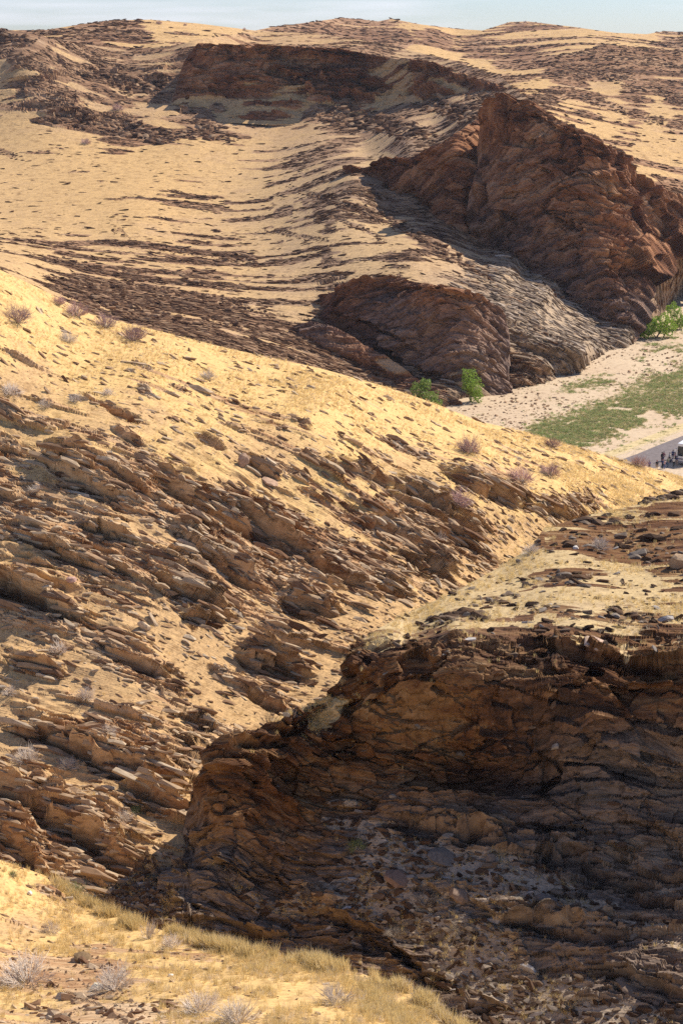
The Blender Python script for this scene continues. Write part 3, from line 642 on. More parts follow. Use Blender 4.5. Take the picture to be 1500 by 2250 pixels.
# ---- the spur with the shaded cliff, and its scree
lg2 = [([(1175, 1195), (1220, 1165), (1300, 1140), (1400, 1138), (1500, 1140), (1600, 1140)], 60, 0.27), ([(1260, 1205), (1380, 1195), (1500, 1210), (1600, 1220)], 40, 0.21), ([(1120, 1275), (1180, 1262), (1260, 1262), (1310, 1280)], 28, 0.17), ([(1030, 1330), (1080, 1310), (1150, 1310)], 26, 0.15), ([(1160, 1330), (1210, 1325), (1270, 1340)], 20, 0.13), ([(1310, 1340), (1380, 1335), (1440, 1355), (1500, 1350)], 30, 0.17), ([(1400, 1085), (1460, 1082), (1560, 1075)], 20, 0.21), ([(930, 1370), (1000, 1345), (1080, 1350)], 22, 0.24), ([(440, 1692), (500, 1660), (560, 1630), (640, 1600), (740, 1530)], 30, 0.8), ([(740, 1525), (800, 1435), (860, 1410), (1000, 1398), (1250, 1412), (1380, 1462), (1500, 1450), (1620, 1440)], 34, 0.4), ([(700, 1640), (800, 1640), (900, 1700)], 50, 0.5), ([(820, 1800), (930, 1800), (1010, 1830), (1120, 1850)], 40, 1.0), ([(450, 1880), (520, 1900), (620, 1930)], 30, 0.6), ([(1350, 1640), (1430, 1660), (1520, 1680)], 30, 0.5), ([(1100, 1880), (1250, 1870), (1380, 1920), (1500, 1960)], 50, 0.8), ([(600, 2020), (720, 2010), (840, 2060), (940, 2140), (1030, 2200)], 40, 1.0), ([(1040, 2010), (1150, 2030), (1300, 2060), (1420, 2060)], 46, 0.9), ([(1250, 2120), (1400, 2140), (1550, 2200)], 40, 0.7), ([(300, 1925), (360, 1890), (450, 1900)], 24, 0.7)]
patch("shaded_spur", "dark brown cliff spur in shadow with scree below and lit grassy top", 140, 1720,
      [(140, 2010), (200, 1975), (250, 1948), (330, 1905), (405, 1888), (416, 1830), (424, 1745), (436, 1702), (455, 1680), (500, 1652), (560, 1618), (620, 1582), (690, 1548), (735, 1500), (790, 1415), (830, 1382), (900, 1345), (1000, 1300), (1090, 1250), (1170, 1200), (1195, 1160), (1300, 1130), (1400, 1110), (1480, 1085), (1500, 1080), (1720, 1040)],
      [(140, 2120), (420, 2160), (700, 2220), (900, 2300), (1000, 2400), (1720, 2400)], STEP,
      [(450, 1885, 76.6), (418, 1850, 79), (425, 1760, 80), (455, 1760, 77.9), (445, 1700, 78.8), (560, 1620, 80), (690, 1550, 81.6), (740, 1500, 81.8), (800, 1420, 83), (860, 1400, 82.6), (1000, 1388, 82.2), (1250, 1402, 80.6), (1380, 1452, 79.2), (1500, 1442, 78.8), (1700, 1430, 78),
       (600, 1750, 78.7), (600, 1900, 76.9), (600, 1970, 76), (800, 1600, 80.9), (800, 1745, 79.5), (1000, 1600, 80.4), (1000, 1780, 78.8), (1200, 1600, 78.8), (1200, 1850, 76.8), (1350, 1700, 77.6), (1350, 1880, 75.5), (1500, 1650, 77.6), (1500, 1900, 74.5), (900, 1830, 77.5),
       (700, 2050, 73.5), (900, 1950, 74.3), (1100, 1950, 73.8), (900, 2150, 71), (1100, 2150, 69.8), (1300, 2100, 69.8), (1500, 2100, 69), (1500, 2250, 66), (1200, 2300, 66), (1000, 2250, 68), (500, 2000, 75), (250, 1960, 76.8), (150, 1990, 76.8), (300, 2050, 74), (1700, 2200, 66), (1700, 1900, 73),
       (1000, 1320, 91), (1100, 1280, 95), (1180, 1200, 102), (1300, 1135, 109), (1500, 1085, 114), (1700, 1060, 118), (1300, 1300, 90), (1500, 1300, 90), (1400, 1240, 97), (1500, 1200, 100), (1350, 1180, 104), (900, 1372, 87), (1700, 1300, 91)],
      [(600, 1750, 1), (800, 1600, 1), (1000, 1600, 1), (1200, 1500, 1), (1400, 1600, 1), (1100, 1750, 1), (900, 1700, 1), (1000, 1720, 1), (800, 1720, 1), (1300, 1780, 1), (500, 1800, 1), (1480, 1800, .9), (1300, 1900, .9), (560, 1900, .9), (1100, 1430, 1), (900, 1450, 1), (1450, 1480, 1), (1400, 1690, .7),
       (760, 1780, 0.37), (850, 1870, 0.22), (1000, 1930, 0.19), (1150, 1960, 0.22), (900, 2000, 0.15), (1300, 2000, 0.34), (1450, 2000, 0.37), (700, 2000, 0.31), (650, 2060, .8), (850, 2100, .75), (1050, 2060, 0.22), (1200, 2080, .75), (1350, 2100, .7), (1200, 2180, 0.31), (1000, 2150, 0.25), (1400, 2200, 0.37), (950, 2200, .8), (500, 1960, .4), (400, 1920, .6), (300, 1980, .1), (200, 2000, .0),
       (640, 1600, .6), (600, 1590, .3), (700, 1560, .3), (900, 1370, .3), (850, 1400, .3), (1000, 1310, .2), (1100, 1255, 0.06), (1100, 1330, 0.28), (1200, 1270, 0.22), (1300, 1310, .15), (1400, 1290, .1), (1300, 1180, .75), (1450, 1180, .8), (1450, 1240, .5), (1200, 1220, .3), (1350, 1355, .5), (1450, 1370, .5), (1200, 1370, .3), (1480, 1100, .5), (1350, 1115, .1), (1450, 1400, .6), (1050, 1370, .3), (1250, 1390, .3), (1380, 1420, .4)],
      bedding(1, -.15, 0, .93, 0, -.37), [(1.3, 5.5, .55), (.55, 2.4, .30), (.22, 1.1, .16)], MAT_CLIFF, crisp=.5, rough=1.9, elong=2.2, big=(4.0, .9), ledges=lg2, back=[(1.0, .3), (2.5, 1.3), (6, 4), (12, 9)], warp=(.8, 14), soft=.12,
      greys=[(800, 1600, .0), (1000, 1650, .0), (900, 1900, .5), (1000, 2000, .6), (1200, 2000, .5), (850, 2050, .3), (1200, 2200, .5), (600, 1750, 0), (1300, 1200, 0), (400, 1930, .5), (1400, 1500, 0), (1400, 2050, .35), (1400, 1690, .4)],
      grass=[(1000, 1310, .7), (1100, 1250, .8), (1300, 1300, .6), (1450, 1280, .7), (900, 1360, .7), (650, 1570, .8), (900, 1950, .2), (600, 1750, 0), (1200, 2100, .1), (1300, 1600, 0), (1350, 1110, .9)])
# ---- the near slope
patch("near_slope", "near grassy slope in the lower left corner", -260, 1120,
      [(-260, 1850), (-100, 1868), (0, 1890), (100, 1925), (200, 1988), (300, 2030), (420, 2062), (550, 2092), (700, 2118), (800, 2142), (880, 2172), (950, 2212), (1000, 2252), (1060, 2310), (1120, 2380)],
      [(-260, 2400), (1120, 2420)], STEP,
      [(-200, 1860, 72), (0, 1890, 74), (0, 2000, 69), (0, 2250, 54), (100, 1922, 75), (200, 1985, 73.5), (420, 2062, 66), (700, 2118, 60), (880, 2172, 56), (1000, 2252, 52), (500, 2250, 50), (300, 2150, 58), (0, 2400, 47), (700, 2400, 43), (700, 2250, 50), (-200, 2250, 53), (1100, 2360, 48)],
      [(0, 1950, .05), (150, 1960, .2), (0, 2050, .2), (300, 2060, .03), (150, 2050, .08), (600, 2140, .04), (850, 2190, .05), (185, 2115, .7), (120, 2180, .35), (200, 2190, .8), (280, 2220, .6), (50, 2230, .3), (350, 2200, .35), (450, 2180, .2), (600, 2220, .15), (750, 2230, .1), (20, 2080, .5)],
      bedding(1, -.30, 0, .88, 0, -.48), [(1.0, 4, .42), (.42, 2.0, .22), (.17, .9, .10)], MAT_NEAR,
      ledges=[([(165, 2105), (190, 2108), (215, 2125)], 20, .5), ([(95, 2165), (150, 2178), (230, 2215), (300, 2245)], 22, .6), ([(40, 2200), (120, 2225), (200, 2260)], 20, .5), ([(320, 2185), (370, 2200), (390, 2215)], 14, .4), ([(60, 1945), (120, 1965), (170, 1990)], 12, .4)],
      back=[(1.5, .3), (4, 1.3), (9, 4), (14, 8)], warp=(.8, 8), soft=.08, front=[((0, 3, 70.2), .5), ((0, 3, 70.2), .85), ((0, -6, 70.6), 1.0)],
      grass=[(0, 1960, .7), (200, 2020, .9), (300, 2060, 1), (600, 2130, 1), (850, 2180, 1), (150, 2070, .8), (150, 2150, .4), (250, 2230, .4), (500, 2200, .6), (700, 2220, .6), (50, 2050, .4)])
# ------------------------------------------------------------------ valley floor
vm, vt = new_mat("valley_sand"); g = NT(vt)
out = g.n("ShaderNodeOutputMaterial"); bs = g.n("ShaderNodeBsdfPrincipled"); bs.inputs['Roughness'].default_value = .95
pos = g.n("ShaderNodeNewGeometry").outputs['Position']
n1 = g.noise(pos, .05, 5, .6); n2 = g.noise(pos, .9, 5, .7)
c = g.mix(g.sm(.35, .65, n1), (.57, .41, .255), (.61, .455, .285))
c = g.mix(1.0, c, g.ramp(n2, [(.25, (.6, .55, .5)), (.5, (1, 1, 1)), (.8, (1.1, 1.1, 1.1))]), 'MULTIPLY')
g.l(c, bs.inputs['Base Color']); g.l(bs.outputs[0], out.inputs[0])
xs = np.linspace(-150, 420, 286); ys = np.linspace(190, 760, 286)
GX, GY = np.meshgrid(xs, ys, indexing='ij')
GZ = 0.6 * (fbm(GX / 9, GY / 9, GX * 0, 3, 3) - .5) * sstep(285, 320, GY) - .02
idx = np.arange(GX.size).reshape(GX.shape)
link("valley_floor", fast_mesh("valley_floor", np.stack([GX, GY, GZ], -1).reshape(-1, 3),
     np.stack([idx[:-1, :-1], idx[1:, :-1], idx[1:, 1:], idx[:-1, 1:]], -1).reshape(-1, 4)), vm, kind="structure", label="pale sandy valley floor beside the road")
link("ground", fast_mesh("ground", np.array([[-1450, -50, -4], [1450, -50, -4], [1450, 2560, -4], [-1450, 2560, -4]], float), np.array([[0, 1, 2, 3]])), vm, kind="structure", label="tan plain beyond the hills")
# ------------------------------------------------------------------ road
def simple_mat(name, col, rough=.8, spec=.2, noise=None, metal=0.0, transl=None, var=0.0):
    m, nt = new_mat(name); g = NT(nt)
    out = g.n("ShaderNodeOutputMaterial"); bs = g.n("ShaderNodeBsdfPrincipled")
    bs.inputs['Roughness'].default_value = rough; bs.inputs['Specular IOR Level'].default_value = spec
    bs.inputs['Metallic'].default_value = metal
    c = None
    if noise:
        pos = g.n("ShaderNodeNewGeometry").outputs['Position']
        nz = g.noise(pos, noise[0], 4, .65)
        c = g.mix(1.0, col, g.ramp(nz, [(.25, (1 - noise[1],) * 3), (.75, (1 + noise[1],) * 3)]), 'MULTIPLY')
    if var:
        oi = g.n("ShaderNodeObjectInfo").outputs['Random']
        cc = g.ramp(oi, [(0, tuple(v * (1 - var) for v in col)), (1, tuple(min(1, v * (1 + var)) for v in col))])
        c = cc if c is None else g.mix(.5, c, cc)
    if c is None: bs.inputs['Base Color'].default_value = (*col, 1)
    else: g.l(c, bs.inputs['Base Color'])
    sh = bs.outputs[0]
    if transl:
        tr = g.n("ShaderNodeBsdfTranslucent")
        if c is None: tr.inputs[0].default_value = (*col, 1)
        else: g.l(c, tr.inputs[0])
        mx = g.n("ShaderNodeMixShader"); mx.inputs[0].default_value = transl
        g.l(sh, mx.inputs[1]); g.l(tr.outputs[0], mx.inputs[2]); sh = mx.outputs[0]
    g.l(sh, out.inputs[0])
    return m

far_edge = np.array([on_floor(x, y)[:2] for x, y in [(1240, 1056), (1340, 1020), (1400, 999), (1440, 982), (1500, 959), (1560, 936), (1700, 885), (1900, 830)]])
tt = np.linspace(0, len(far_edge) - 1, 60)
fe = np.stack([np.interp(tt, np.arange(len(far_edge)), far_edge[:, k]) for k in (0, 1)], -1)
tg = np.gradient(fe, axis=0); tg /= np.linalg.norm(tg, axis=1, keepdims=True)
for _ in range(12): tg[1:-1] = (tg[:-2] + tg[1:-1] + tg[2:]) / 3
tg /= np.linalg.norm(tg, axis=1, keepdims=True)
nr = np.stack([tg[:, 1], -tg[:, 0]], -1)            # towards the camera side
def ribbon(name, a, b, za, zb, mat, **kw):
    A = np.concatenate([fe + nr * a, np.full((60, 1), za)], 1); B = np.concatenate([fe + nr * b, np.full((60, 1), zb)], 1)
    V = np.concatenate([A, B]); i = np.arange(59)
    return link(name, fast_mesh(name, V, np.stack([i, i + 60, i + 61, i + 1], -1)), mat, **kw)
ribbon("road", 0, 7.2, .16, .16, simple_mat("asphalt", (.20, .165, .155), .9, .2, (1.5, .25)), kind="structure", label="grey asphalt road crossing the valley at the right edge")
ribbon("road_shoulder", -2.6, 14, .10, .12, simple_mat("gravel_shoulder", (.58, .44, .30), .95, .1, (2.0, .3)), kind="structure", label="pale gravel shoulder along the asphalt road")
vg = ribbon("verge", -5.0, -2.0, .02, .11, simple_mat("dry_verge", (.60, .46, .24), .95, .1, (1.2, .3)), kind="structure", label="yellow dry verge along the far road side")

# ------------------------------------------------------------------ scattering
HID = bpy.data.collections.new("scatter_sources")       # not linked to the scene
def gn_instance(o, coll):
    ng = bpy.data.node_groups.new("scatter_" + o.name, 'GeometryNodeTree')
    ng.interface.new_socket("Geometry", in_out='INPUT', socket_type='NodeSocketGeometry')
    ng.interface.new_socket("Geometry", in_out='OUTPUT', socket_type='NodeSocketGeometry')
    gi = ng.nodes.new("NodeGroupInput"); go = ng.nodes.new("NodeGroupOutput")
    ci = ng.nodes.new("GeometryNodeCollectionInfo"); ci.inputs['Collection'].default_value = coll
    ci.inputs['Separate Children'].default_value = True; ci.inputs['Reset Children'].default_value = True
    ip = ng.nodes.new("GeometryNodeInstanceOnPoints"); ip.inputs['Pick Instance'].default_value = True
    def na(nm, ty):
        n = ng.nodes.new("GeometryNodeInputNamedAttribute"); n.data_type = ty; n.inputs[0].default_value = nm
        return n.outputs['Attribute']
    L = ng.links.new
    L(gi.outputs[0], ip.inputs['Points']); L(ci.outputs[0], ip.inputs['Instance'])
    L(na("vid", 'INT'), ip.inputs['Instance Index']); L(na("rot", 'FLOAT_VECTOR'), ip.inputs['Rotation']); L(na("scl", 'FLOAT_VECTOR'), ip.inputs['Scale'])
    L(ip.outputs[0], go.inputs[0])
    md = o.modifiers.new("scatter", 'NODES'); md.node_group = ng

def scatter(name, pos, rot, scl, vid, coll, label, cat=None):
    me = bpy.data.meshes.new(name)
    me.vertices.add(len(pos)); me.vertices.foreach_set("co", np.ascontiguousarray(pos, np.float32).ravel())
    for an, a in (("rot", rot), ("scl", scl)):
        q = me.attributes.new(an, 'FLOAT_VECTOR', 'POINT'); q.data.foreach_set("vector", np.ascontiguousarray(a, np.float32).ravel())
    q = me.attributes.new("vid", 'INT', 'POINT'); q.data.foreach_set("value", np.ascontiguousarray(vid, np.int32))
    o = link(name, me, None, kind="stuff", label=label)
    if cat: o["category"] = cat
    gn_instance(o, coll)
    return o

RNG = np.random.default_rng(7)
def euler_from(R):
    return np.stack([np.arctan2(R[:, 2, 1], R[:, 2, 2]), -np.arcsin(np.clip(R[:, 2, 0], -1, 1)), np.arctan2(R[:, 1, 0], R[:, 0, 0])], -1)

def small_rot(n, amt):
    a = RNG.normal(0, amt, (n, 3))
    c, s_ = np.cos(a), np.sin(a)
    Z = np.zeros(n); I = np.ones(n)
    Rx = np.stack([I, Z, Z, Z, c[:, 0], -s_[:, 0], Z, s_[:, 0], c[:, 0]], -1).reshape(n, 3, 3)
    Ry = np.stack([c[:, 1], Z, s_[:, 1], Z, I, Z, -s_[:, 1], Z, c[:, 1]], -1).reshape(n, 3, 3)
    Rz = np.stack([c[:, 2], -s_[:, 2], Z, s_[:, 2], c[:, 2], Z, Z, Z, I], -1).reshape(n, 3, 3)
    return Rz @ Ry @ Rx

def rock_variants(prefix, mat, n=7, seed=3):
    import bmesh
    rnd = random.Random(seed); L = []
    for k in range(n):
        bm = bmesh.new()
        m = rnd.randint(9, 14)
        for i in range(m):
            a = 2 * math.pi * (i + rnd.random() * .8) / m
            r = .5 * (0.75 + .35 * rnd.random())
            bm.verts.new((r * math.cos(a), r * .62 * math.sin(a), rnd.choice((-1, 1)) * .13 * (.7 + .5 * rnd.random())))
            if i % 2: bm.verts.new((r * .93 * math.cos(a), r * .6 * math.sin(a), rnd.choice((-1, 1)) * .13 * (.6 + .5 * rnd.random())))
        res = bmesh.ops.convex_hull(bm, input=bm.verts)
        bmesh.ops.delete(bm, geom=[v for v in bm.verts if not v.link_faces], context='VERTS')
        me = bpy.data.meshes.new(prefix); bm.to_mesh(me); bm.free(); me.materials.append(mat)
        L.append(me)
    return L

def slab_mat(name, stops, fine=4.0):
    m, nt = new_mat(name); g = NT(nt)
    out = g.n("ShaderNodeOutputMaterial"); bs = g.n("ShaderNodeBsdfPrincipled")
    bs.inputs['Roughness'].default_value = .9; bs.inputs['Specular IOR Level'].default_value = .15
    oi = g.n("ShaderNodeObjectInfo").outputs['Random']
    tc = g.n("ShaderNodeTexCoord").outputs['Object']
    nz = g.noise(g.scale(tc, (1, 1.4, 5)), fine, 3, .65)
    c = g.mix(1.0, g.ramp(oi, stops), g.ramp(nz, [(.25, (.55, .52, .5)), (.75, (1.3, 1.3, 1.3))]), 'MULTIPLY')
    g.l(c, bs.inputs['Base Color']); g.l(bs.outputs[0], out.inputs[0])
    return m
SLAB_NEAR = slab_mat("loose_slab", [(0, (.17, .09, .05)), (.3, (.34, .205, .115)), (.55, (.47, .32, .19)), (.85, (.55, .40, .25)), (1, (.60, .47, .32))])
SLAB_DARK = slab_mat("shaded_slab", [(0, (.05, .03, .02)), (.4, (.13, .075, .042)), (.75, (.21, .15, .10)), (.96, (.28, .23, .18)), (1, (.5, .45, .4))])  # stone toned down like the cliff rock, shade partly put into its colour
SLAB_FAR = slab_mat("far_slab", [(0, (.05, .028, .018)), (.4, (.15, .078, .042)), (.75, (.28, .16, .088)), (1, (.44, .29, .17))])
def make_coll(nm, meshes):
    c = bpy.data.collections.new(nm)
    for me in meshes: c.objects.link(bpy.data.objects.new(nm, me))
    return c
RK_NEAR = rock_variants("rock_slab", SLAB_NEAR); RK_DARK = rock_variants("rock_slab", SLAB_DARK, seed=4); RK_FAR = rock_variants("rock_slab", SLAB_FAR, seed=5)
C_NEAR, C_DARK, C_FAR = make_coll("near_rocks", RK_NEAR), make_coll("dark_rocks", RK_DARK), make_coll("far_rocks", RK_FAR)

def pick(patchname, n, weight):
    p = PATCH[patchname]
    w = weight(p).ravel().astype(np.float64)
    vis = (p['PX'] > -200) & (p['PX'] < 1690)
    w = w * vis.ravel(); cs = np.cumsum(w); cs /= cs[-1]
    i = np.searchsorted(cs, RNG.random(n))
    return p, i

def rubble(name, patchname, n, weight, smin, smax, coll, label, jitter=.35, flat=.0, pw=2.2, thick=1.0, bedrot=1.0, stretch=1.0):
    p, i = pick(patchname, n, weight)
    P = p['P'].reshape(-1, 3)[i]
    T, W, S = p['axes']
    base = np.stack([T, W, S], -1)
    N = p['N'].reshape(-1, 3)[i]
    tr = np.cross(N, S[None]); tr *= np.where(tr[:, :1] < 0, -1, 1)            # the line where the bed cuts the slope
    ln = np.linalg.norm(tr, axis=1, keepdims=True); tr = np.where(ln > .15, tr / np.maximum(ln, 1e-6), T[None])
    Sn = np.repeat(S[None], n, 0)
    R = np.stack([tr, np.cross(Sn, tr), Sn], -1)
    lie = RNG.random(n) > bedrot                                # loose pieces lie on the ground instead
    t2 = T[None] - N * (N @ T)[:, None]; t2 /= np.linalg.norm(t2, axis=1, keepdims=True)
    Rl = np.stack([t2, np.cross(N, t2), N], -1)
    R[lie] = Rl[lie]
    R = R @ small_rot(n, jitter)
    L = smin + (smax - smin) * RNG.random(n) ** pw
    sc = np.stack([L * stretch * RNG.uniform(.8, 1.7, n), L * RNG.uniform(.6, 1.1, n), L * RNG.uniform(.6, 1.5, n) * thick], -1)
    P = P + N * (L * RNG.uniform(-.1, .14, n))[:, None]
    return scatter(name, P, euler_from(R), sc, RNG.integers(0, 7, n), coll, label)

rubble("rubble", "mid_ridge", 20000, lambda p: .05 + p['rock'] * .25 + .9 * np.clip(p['den'], 0, .6) ** 1.3, .07, .65, C_NEAR, "broken stone slabs littering the ridge flank", pw=4.0, bedrot=.8, jitter=.22, stretch=1.5)
rubble("ledge_slabs", "mid_ridge", 2800, lambda p: .9 * p['lm'] + .35 * p['rock'] * (p['den'] > .25), .2, 1.1, C_NEAR, "long thin rock slabs standing out along the tilted ledges", pw=2.6, bedrot=1.0, jitter=.10, stretch=1.9, thick=.9)
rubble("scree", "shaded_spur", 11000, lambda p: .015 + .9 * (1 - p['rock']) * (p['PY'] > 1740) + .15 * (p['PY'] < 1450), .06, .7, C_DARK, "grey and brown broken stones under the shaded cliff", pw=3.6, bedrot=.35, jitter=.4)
rubble("near_stones", "near_slope", 2600, lambda p: .05 + p['rock'] + p['den'], .05, .4, C_NEAR, "small flat stones on the near slope", pw=3, bedrot=.5)
FINW = lambda p: (.003 + np.clip(p['strat'] - .70 + .55 * np.clip(p['den'], 0, .7), 0, 1) ** 1.1) * (p['den'] > .02) * (1 - sstep(.6, .9, p['den']) * .985)
rubble("far_rock_streaks", "far_hill", 56000, lambda p: FINW(p) * (p['PY'] < 900) * (1 - .9 * sstep(.3, .7, p['grey'])), .25, 1.1, C_FAR, "broken dark rock fins standing out of the far hill", pw=2.6, bedrot=.95, jitter=.13, stretch=2.6)
SLAB_GREY = slab_mat("grey_slab", [(0, (.13, .09, .06)), (.4, (.30, .22, .15)), (.8, (.43, .33, .235)), (1, (.56, .45, .34))])
C_GREY = make_coll("grey_rocks", rock_variants("rock_slab", SLAB_GREY, seed=8))
rubble("grey_scree", "far_hill", 7000, lambda p: sstep(.45, .8, p['grey']), .25, 1.5, C_GREY, "grey broken slabs on the long scree slope below the red cliff", pw=3.0, bedrot=.9, jitter=.15, stretch=2.4)
rubble("right_rock_streaks", "right_hill", 9000, FINW, .4, 1.5, C_FAR, "broken dark rock fins on the hill behind the red cliff", pw=2.4, bedrot=.95, jitter=.16, stretch=1.9)
rubble("skyline_rock_streaks", "skyline_hills", 9000, FINW, .5, 2.0, C_FAR, "broken dark rock fins on the skyline hills", pw=2.4, bedrot=.95, jitter=.16, stretch=2.0)

# broken rocks along the outcrops of gently sloping ground
def outcrop_points(pn, per_px, size, lo=.5):
    out = []
    for pts, hpx, amp in GRAZED.get(pn, []):
        q = np.asarray(pts, float); n = int((q[-1, 0] - q[0, 0]) * per_px * max(1, hpx / 20))
        xx = q[0, 0] + (q[-1, 0] - q[0, 0]) * RNG.random(n)
        tp = np.minimum(1, np.minimum(xx - q[0, 0], q[-1, 0] - xx) / (.2 * (q[-1, 0] - q[0, 0])))
        yy = curve_y(q, xx) + hpx * RNG.uniform(-.1, .85, n) * (.3 + .7 * tp) + RNG.normal(0, 2, n)
        for x, y, t in zip(xx, yy, tp):
            if RNG.random() > .25 + .75 * t: continue
            P, N, _ = spot(pn, x, y)
            out.append((P, N, amp * size * (lo + RNG.random() ** 2) * (.5 + .5 * t)))
    return out
def rock_frames(pn, n, jitter):
    T, W, S = PATCH[pn]['axes']
    return np.repeat(np.stack([T, W, S], -1)[None], n, 0) @ small_rot(n, jitter)
def outcrop_stuff(name, pn, per_px, size, coll, label, lo=.4, jitter=.3):
    o = outcrop_points(pn, per_px, size, lo); n = len(o)
    if not n: return
    P = np.array([q[0] for q in o]); L = np.array([q[2] for q in o])
    sc = np.stack([L * RNG.uniform(1.0, 2.0, n), L * RNG.uniform(.8, 1.3, n), L * RNG.uniform(.9, 2.0, n)], -1)
    scatter(name, P, euler_from(rock_frames(pn, n, jitter)), sc, RNG.integers(0, 7, n), coll, label)
def outcrop_things(pn, per_px, size, meshes, labels, group, lo=.4, jitter=.3, most=26):
    allg = GRAZED.get(pn, [])
    for li, lg in enumerate(allg):
        GRAZED["one"] = [lg]; PATCH["one"] = PATCH[pn]
        o = outcrop_points("one", per_px, size, lo); RNG.shuffle(o); o = o[:most]; n = len(o)
        cx = .5 * (lg[0][0][0] + lg[0][-1][0]); cy = .5 * (lg[0][0][1] + lg[0][-1][1])
        lab = min(labels, key=lambda q: abs(q[0] - cx) + abs(q[1] - cy))[2]
        E = euler_from(rock_frames(pn, n, jitter))
        for k, (P, N, L) in enumerate(o):
            r = link("rock", meshes[k % 7], loc=P, label=lab, category="rock", group=group)
            r.rotation_euler = tuple(E[k]); r.scale = (L * RNG.uniform(1.0, 2.0), L * RNG.uniform(.8, 1.3), L * RNG.uniform(.9, 1.8))
outcrop_stuff("far_outcrops", "far_hill", .8, .6, C_FAR, "broken dark outcrops on the far hill")
outcrop_stuff("right_outcrops", "right_hill", .7, .6, C_FAR, "broken dark outcrops on the hill behind the red cliff")
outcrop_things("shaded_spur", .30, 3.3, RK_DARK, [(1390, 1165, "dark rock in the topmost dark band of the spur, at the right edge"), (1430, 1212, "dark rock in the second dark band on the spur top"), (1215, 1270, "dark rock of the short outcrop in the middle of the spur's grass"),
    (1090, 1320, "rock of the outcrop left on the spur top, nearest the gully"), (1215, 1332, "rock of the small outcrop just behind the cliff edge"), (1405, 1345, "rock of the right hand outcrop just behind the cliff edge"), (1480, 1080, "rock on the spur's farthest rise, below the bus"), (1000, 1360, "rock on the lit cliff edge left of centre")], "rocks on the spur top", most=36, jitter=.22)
outcrop_things("near_slope", .30, 1.1, RK_NEAR, [(190, 2113, "brown rock of the small dark outcrop in the near grass"), (200, 2205, "flat brown rock in the longest outcrop of the near slope"), (120, 2230, "flat rock in the outcrop at the lower left corner"), (355, 2200, "brown rock of the short outcrop right of the pale flat stones"), (115, 1967, "rock of the row where the near slope meets the gully")], "rocks on the near slope")
def boulder_mesh(seed):
    import bmesh
    rnd = random.Random(seed); bm = bmesh.new()
    for i in range(34):
        v = Vector((rnd.gauss(0, 1), rnd.gauss(0, 1), rnd.gauss(0, 1))).normalized() * (.42 + .1 * rnd.random())
        bm.verts.new((v.x, v.y * .75, max(-.26, min(.26, v.z * .62))))
    bmesh.ops.convex_hull(bm, input=bm.verts)
    bmesh.ops.delete(bm, geom=[v for v in bm.verts if not v.link_faces], context='VERTS')
    me = bpy.data.meshes.new("boulder"); bm.to_mesh(me); bm.free(); return me
def boulder(pn, px, py, wpx, hpx, col, lab, tilt=0.0, up=False):
    P, N, _ = spot(pn, px, py); sc = np.linalg.norm(P - np.array([0, 0, CAM_H])) / FPX
    me = boulder_mesh(int(px)); me.materials.append(simple_mat("boulder_stone", col, .9, .15, (6, .35)))
    r = link("boulder", me, loc=P + np.array([0, 0, .25 * hpx * sc]), label=lab, category="boulder")
    if up: r.rotation_euler = (math.radians(80), tilt, .2); r.scale = (wpx * sc, hpx * sc * 1.1, wpx * sc * .9)
    else: r.rotation_euler = (math.radians(25), tilt, .2); r.scale = (wpx * sc, wpx * sc * 1.0, hpx * sc / .55)
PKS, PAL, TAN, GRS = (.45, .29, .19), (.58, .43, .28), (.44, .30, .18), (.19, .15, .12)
boulder("mid_ridge", 533, 1024, 28, 44, PKS, "upright pinkish slab standing in the upper flank", .25, True)
boulder("mid_ridge", 592, 1060, 44, 8, PKS, "flat pinkish slab lying below the upright one", .4)
boulder("mid_ridge", 160, 1290, 24, 14, (.55, .33, .25), "small pink stone above the long dark ledge at left")
boulder("mid_ridge", 315, 1385, 36, 26, PAL, "pale leaning slab at the end of the long ledge", .7, True)
boulder("mid_ridge", 425, 1850, 46, 44, PAL, "pale slab leaning against the foot of the spur nose", .7, True)
boulder("near_slope", 215, 2176, 34, 16, (.78, .66, .46), "cream coloured flat stone in the near outcrop", .2)
boulder("near_slope", 182, 2112, 44, 20, (.20, .13, .07), "dark brown block alone in the near grass", .3)
boulder("near_slope", 376, 2146, 13, 9, (.82, .76, .66), "small white stone in the near grass")
boulder("near_slope", 66, 1966, 13, 12, (.80, .72, .60), "small white stone at the gully mouth")
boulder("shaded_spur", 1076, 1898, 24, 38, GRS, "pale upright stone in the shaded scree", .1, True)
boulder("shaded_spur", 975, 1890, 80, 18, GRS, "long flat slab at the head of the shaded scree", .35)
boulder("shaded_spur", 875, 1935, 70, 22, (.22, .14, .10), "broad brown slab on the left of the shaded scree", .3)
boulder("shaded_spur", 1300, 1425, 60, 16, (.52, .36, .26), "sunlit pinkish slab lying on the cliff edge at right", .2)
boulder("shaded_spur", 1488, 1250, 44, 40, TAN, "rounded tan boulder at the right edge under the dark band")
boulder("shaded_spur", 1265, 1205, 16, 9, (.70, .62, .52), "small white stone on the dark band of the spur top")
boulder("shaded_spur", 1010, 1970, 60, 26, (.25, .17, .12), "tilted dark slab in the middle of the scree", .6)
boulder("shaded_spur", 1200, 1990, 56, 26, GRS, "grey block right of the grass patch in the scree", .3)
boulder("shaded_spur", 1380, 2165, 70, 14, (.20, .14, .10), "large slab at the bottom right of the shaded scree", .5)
outcrop_stuff("ridge_outcrops", "mid_ridge", .5, .8, C_NEAR, "small broken outcrops in the upper grass of the ridge")

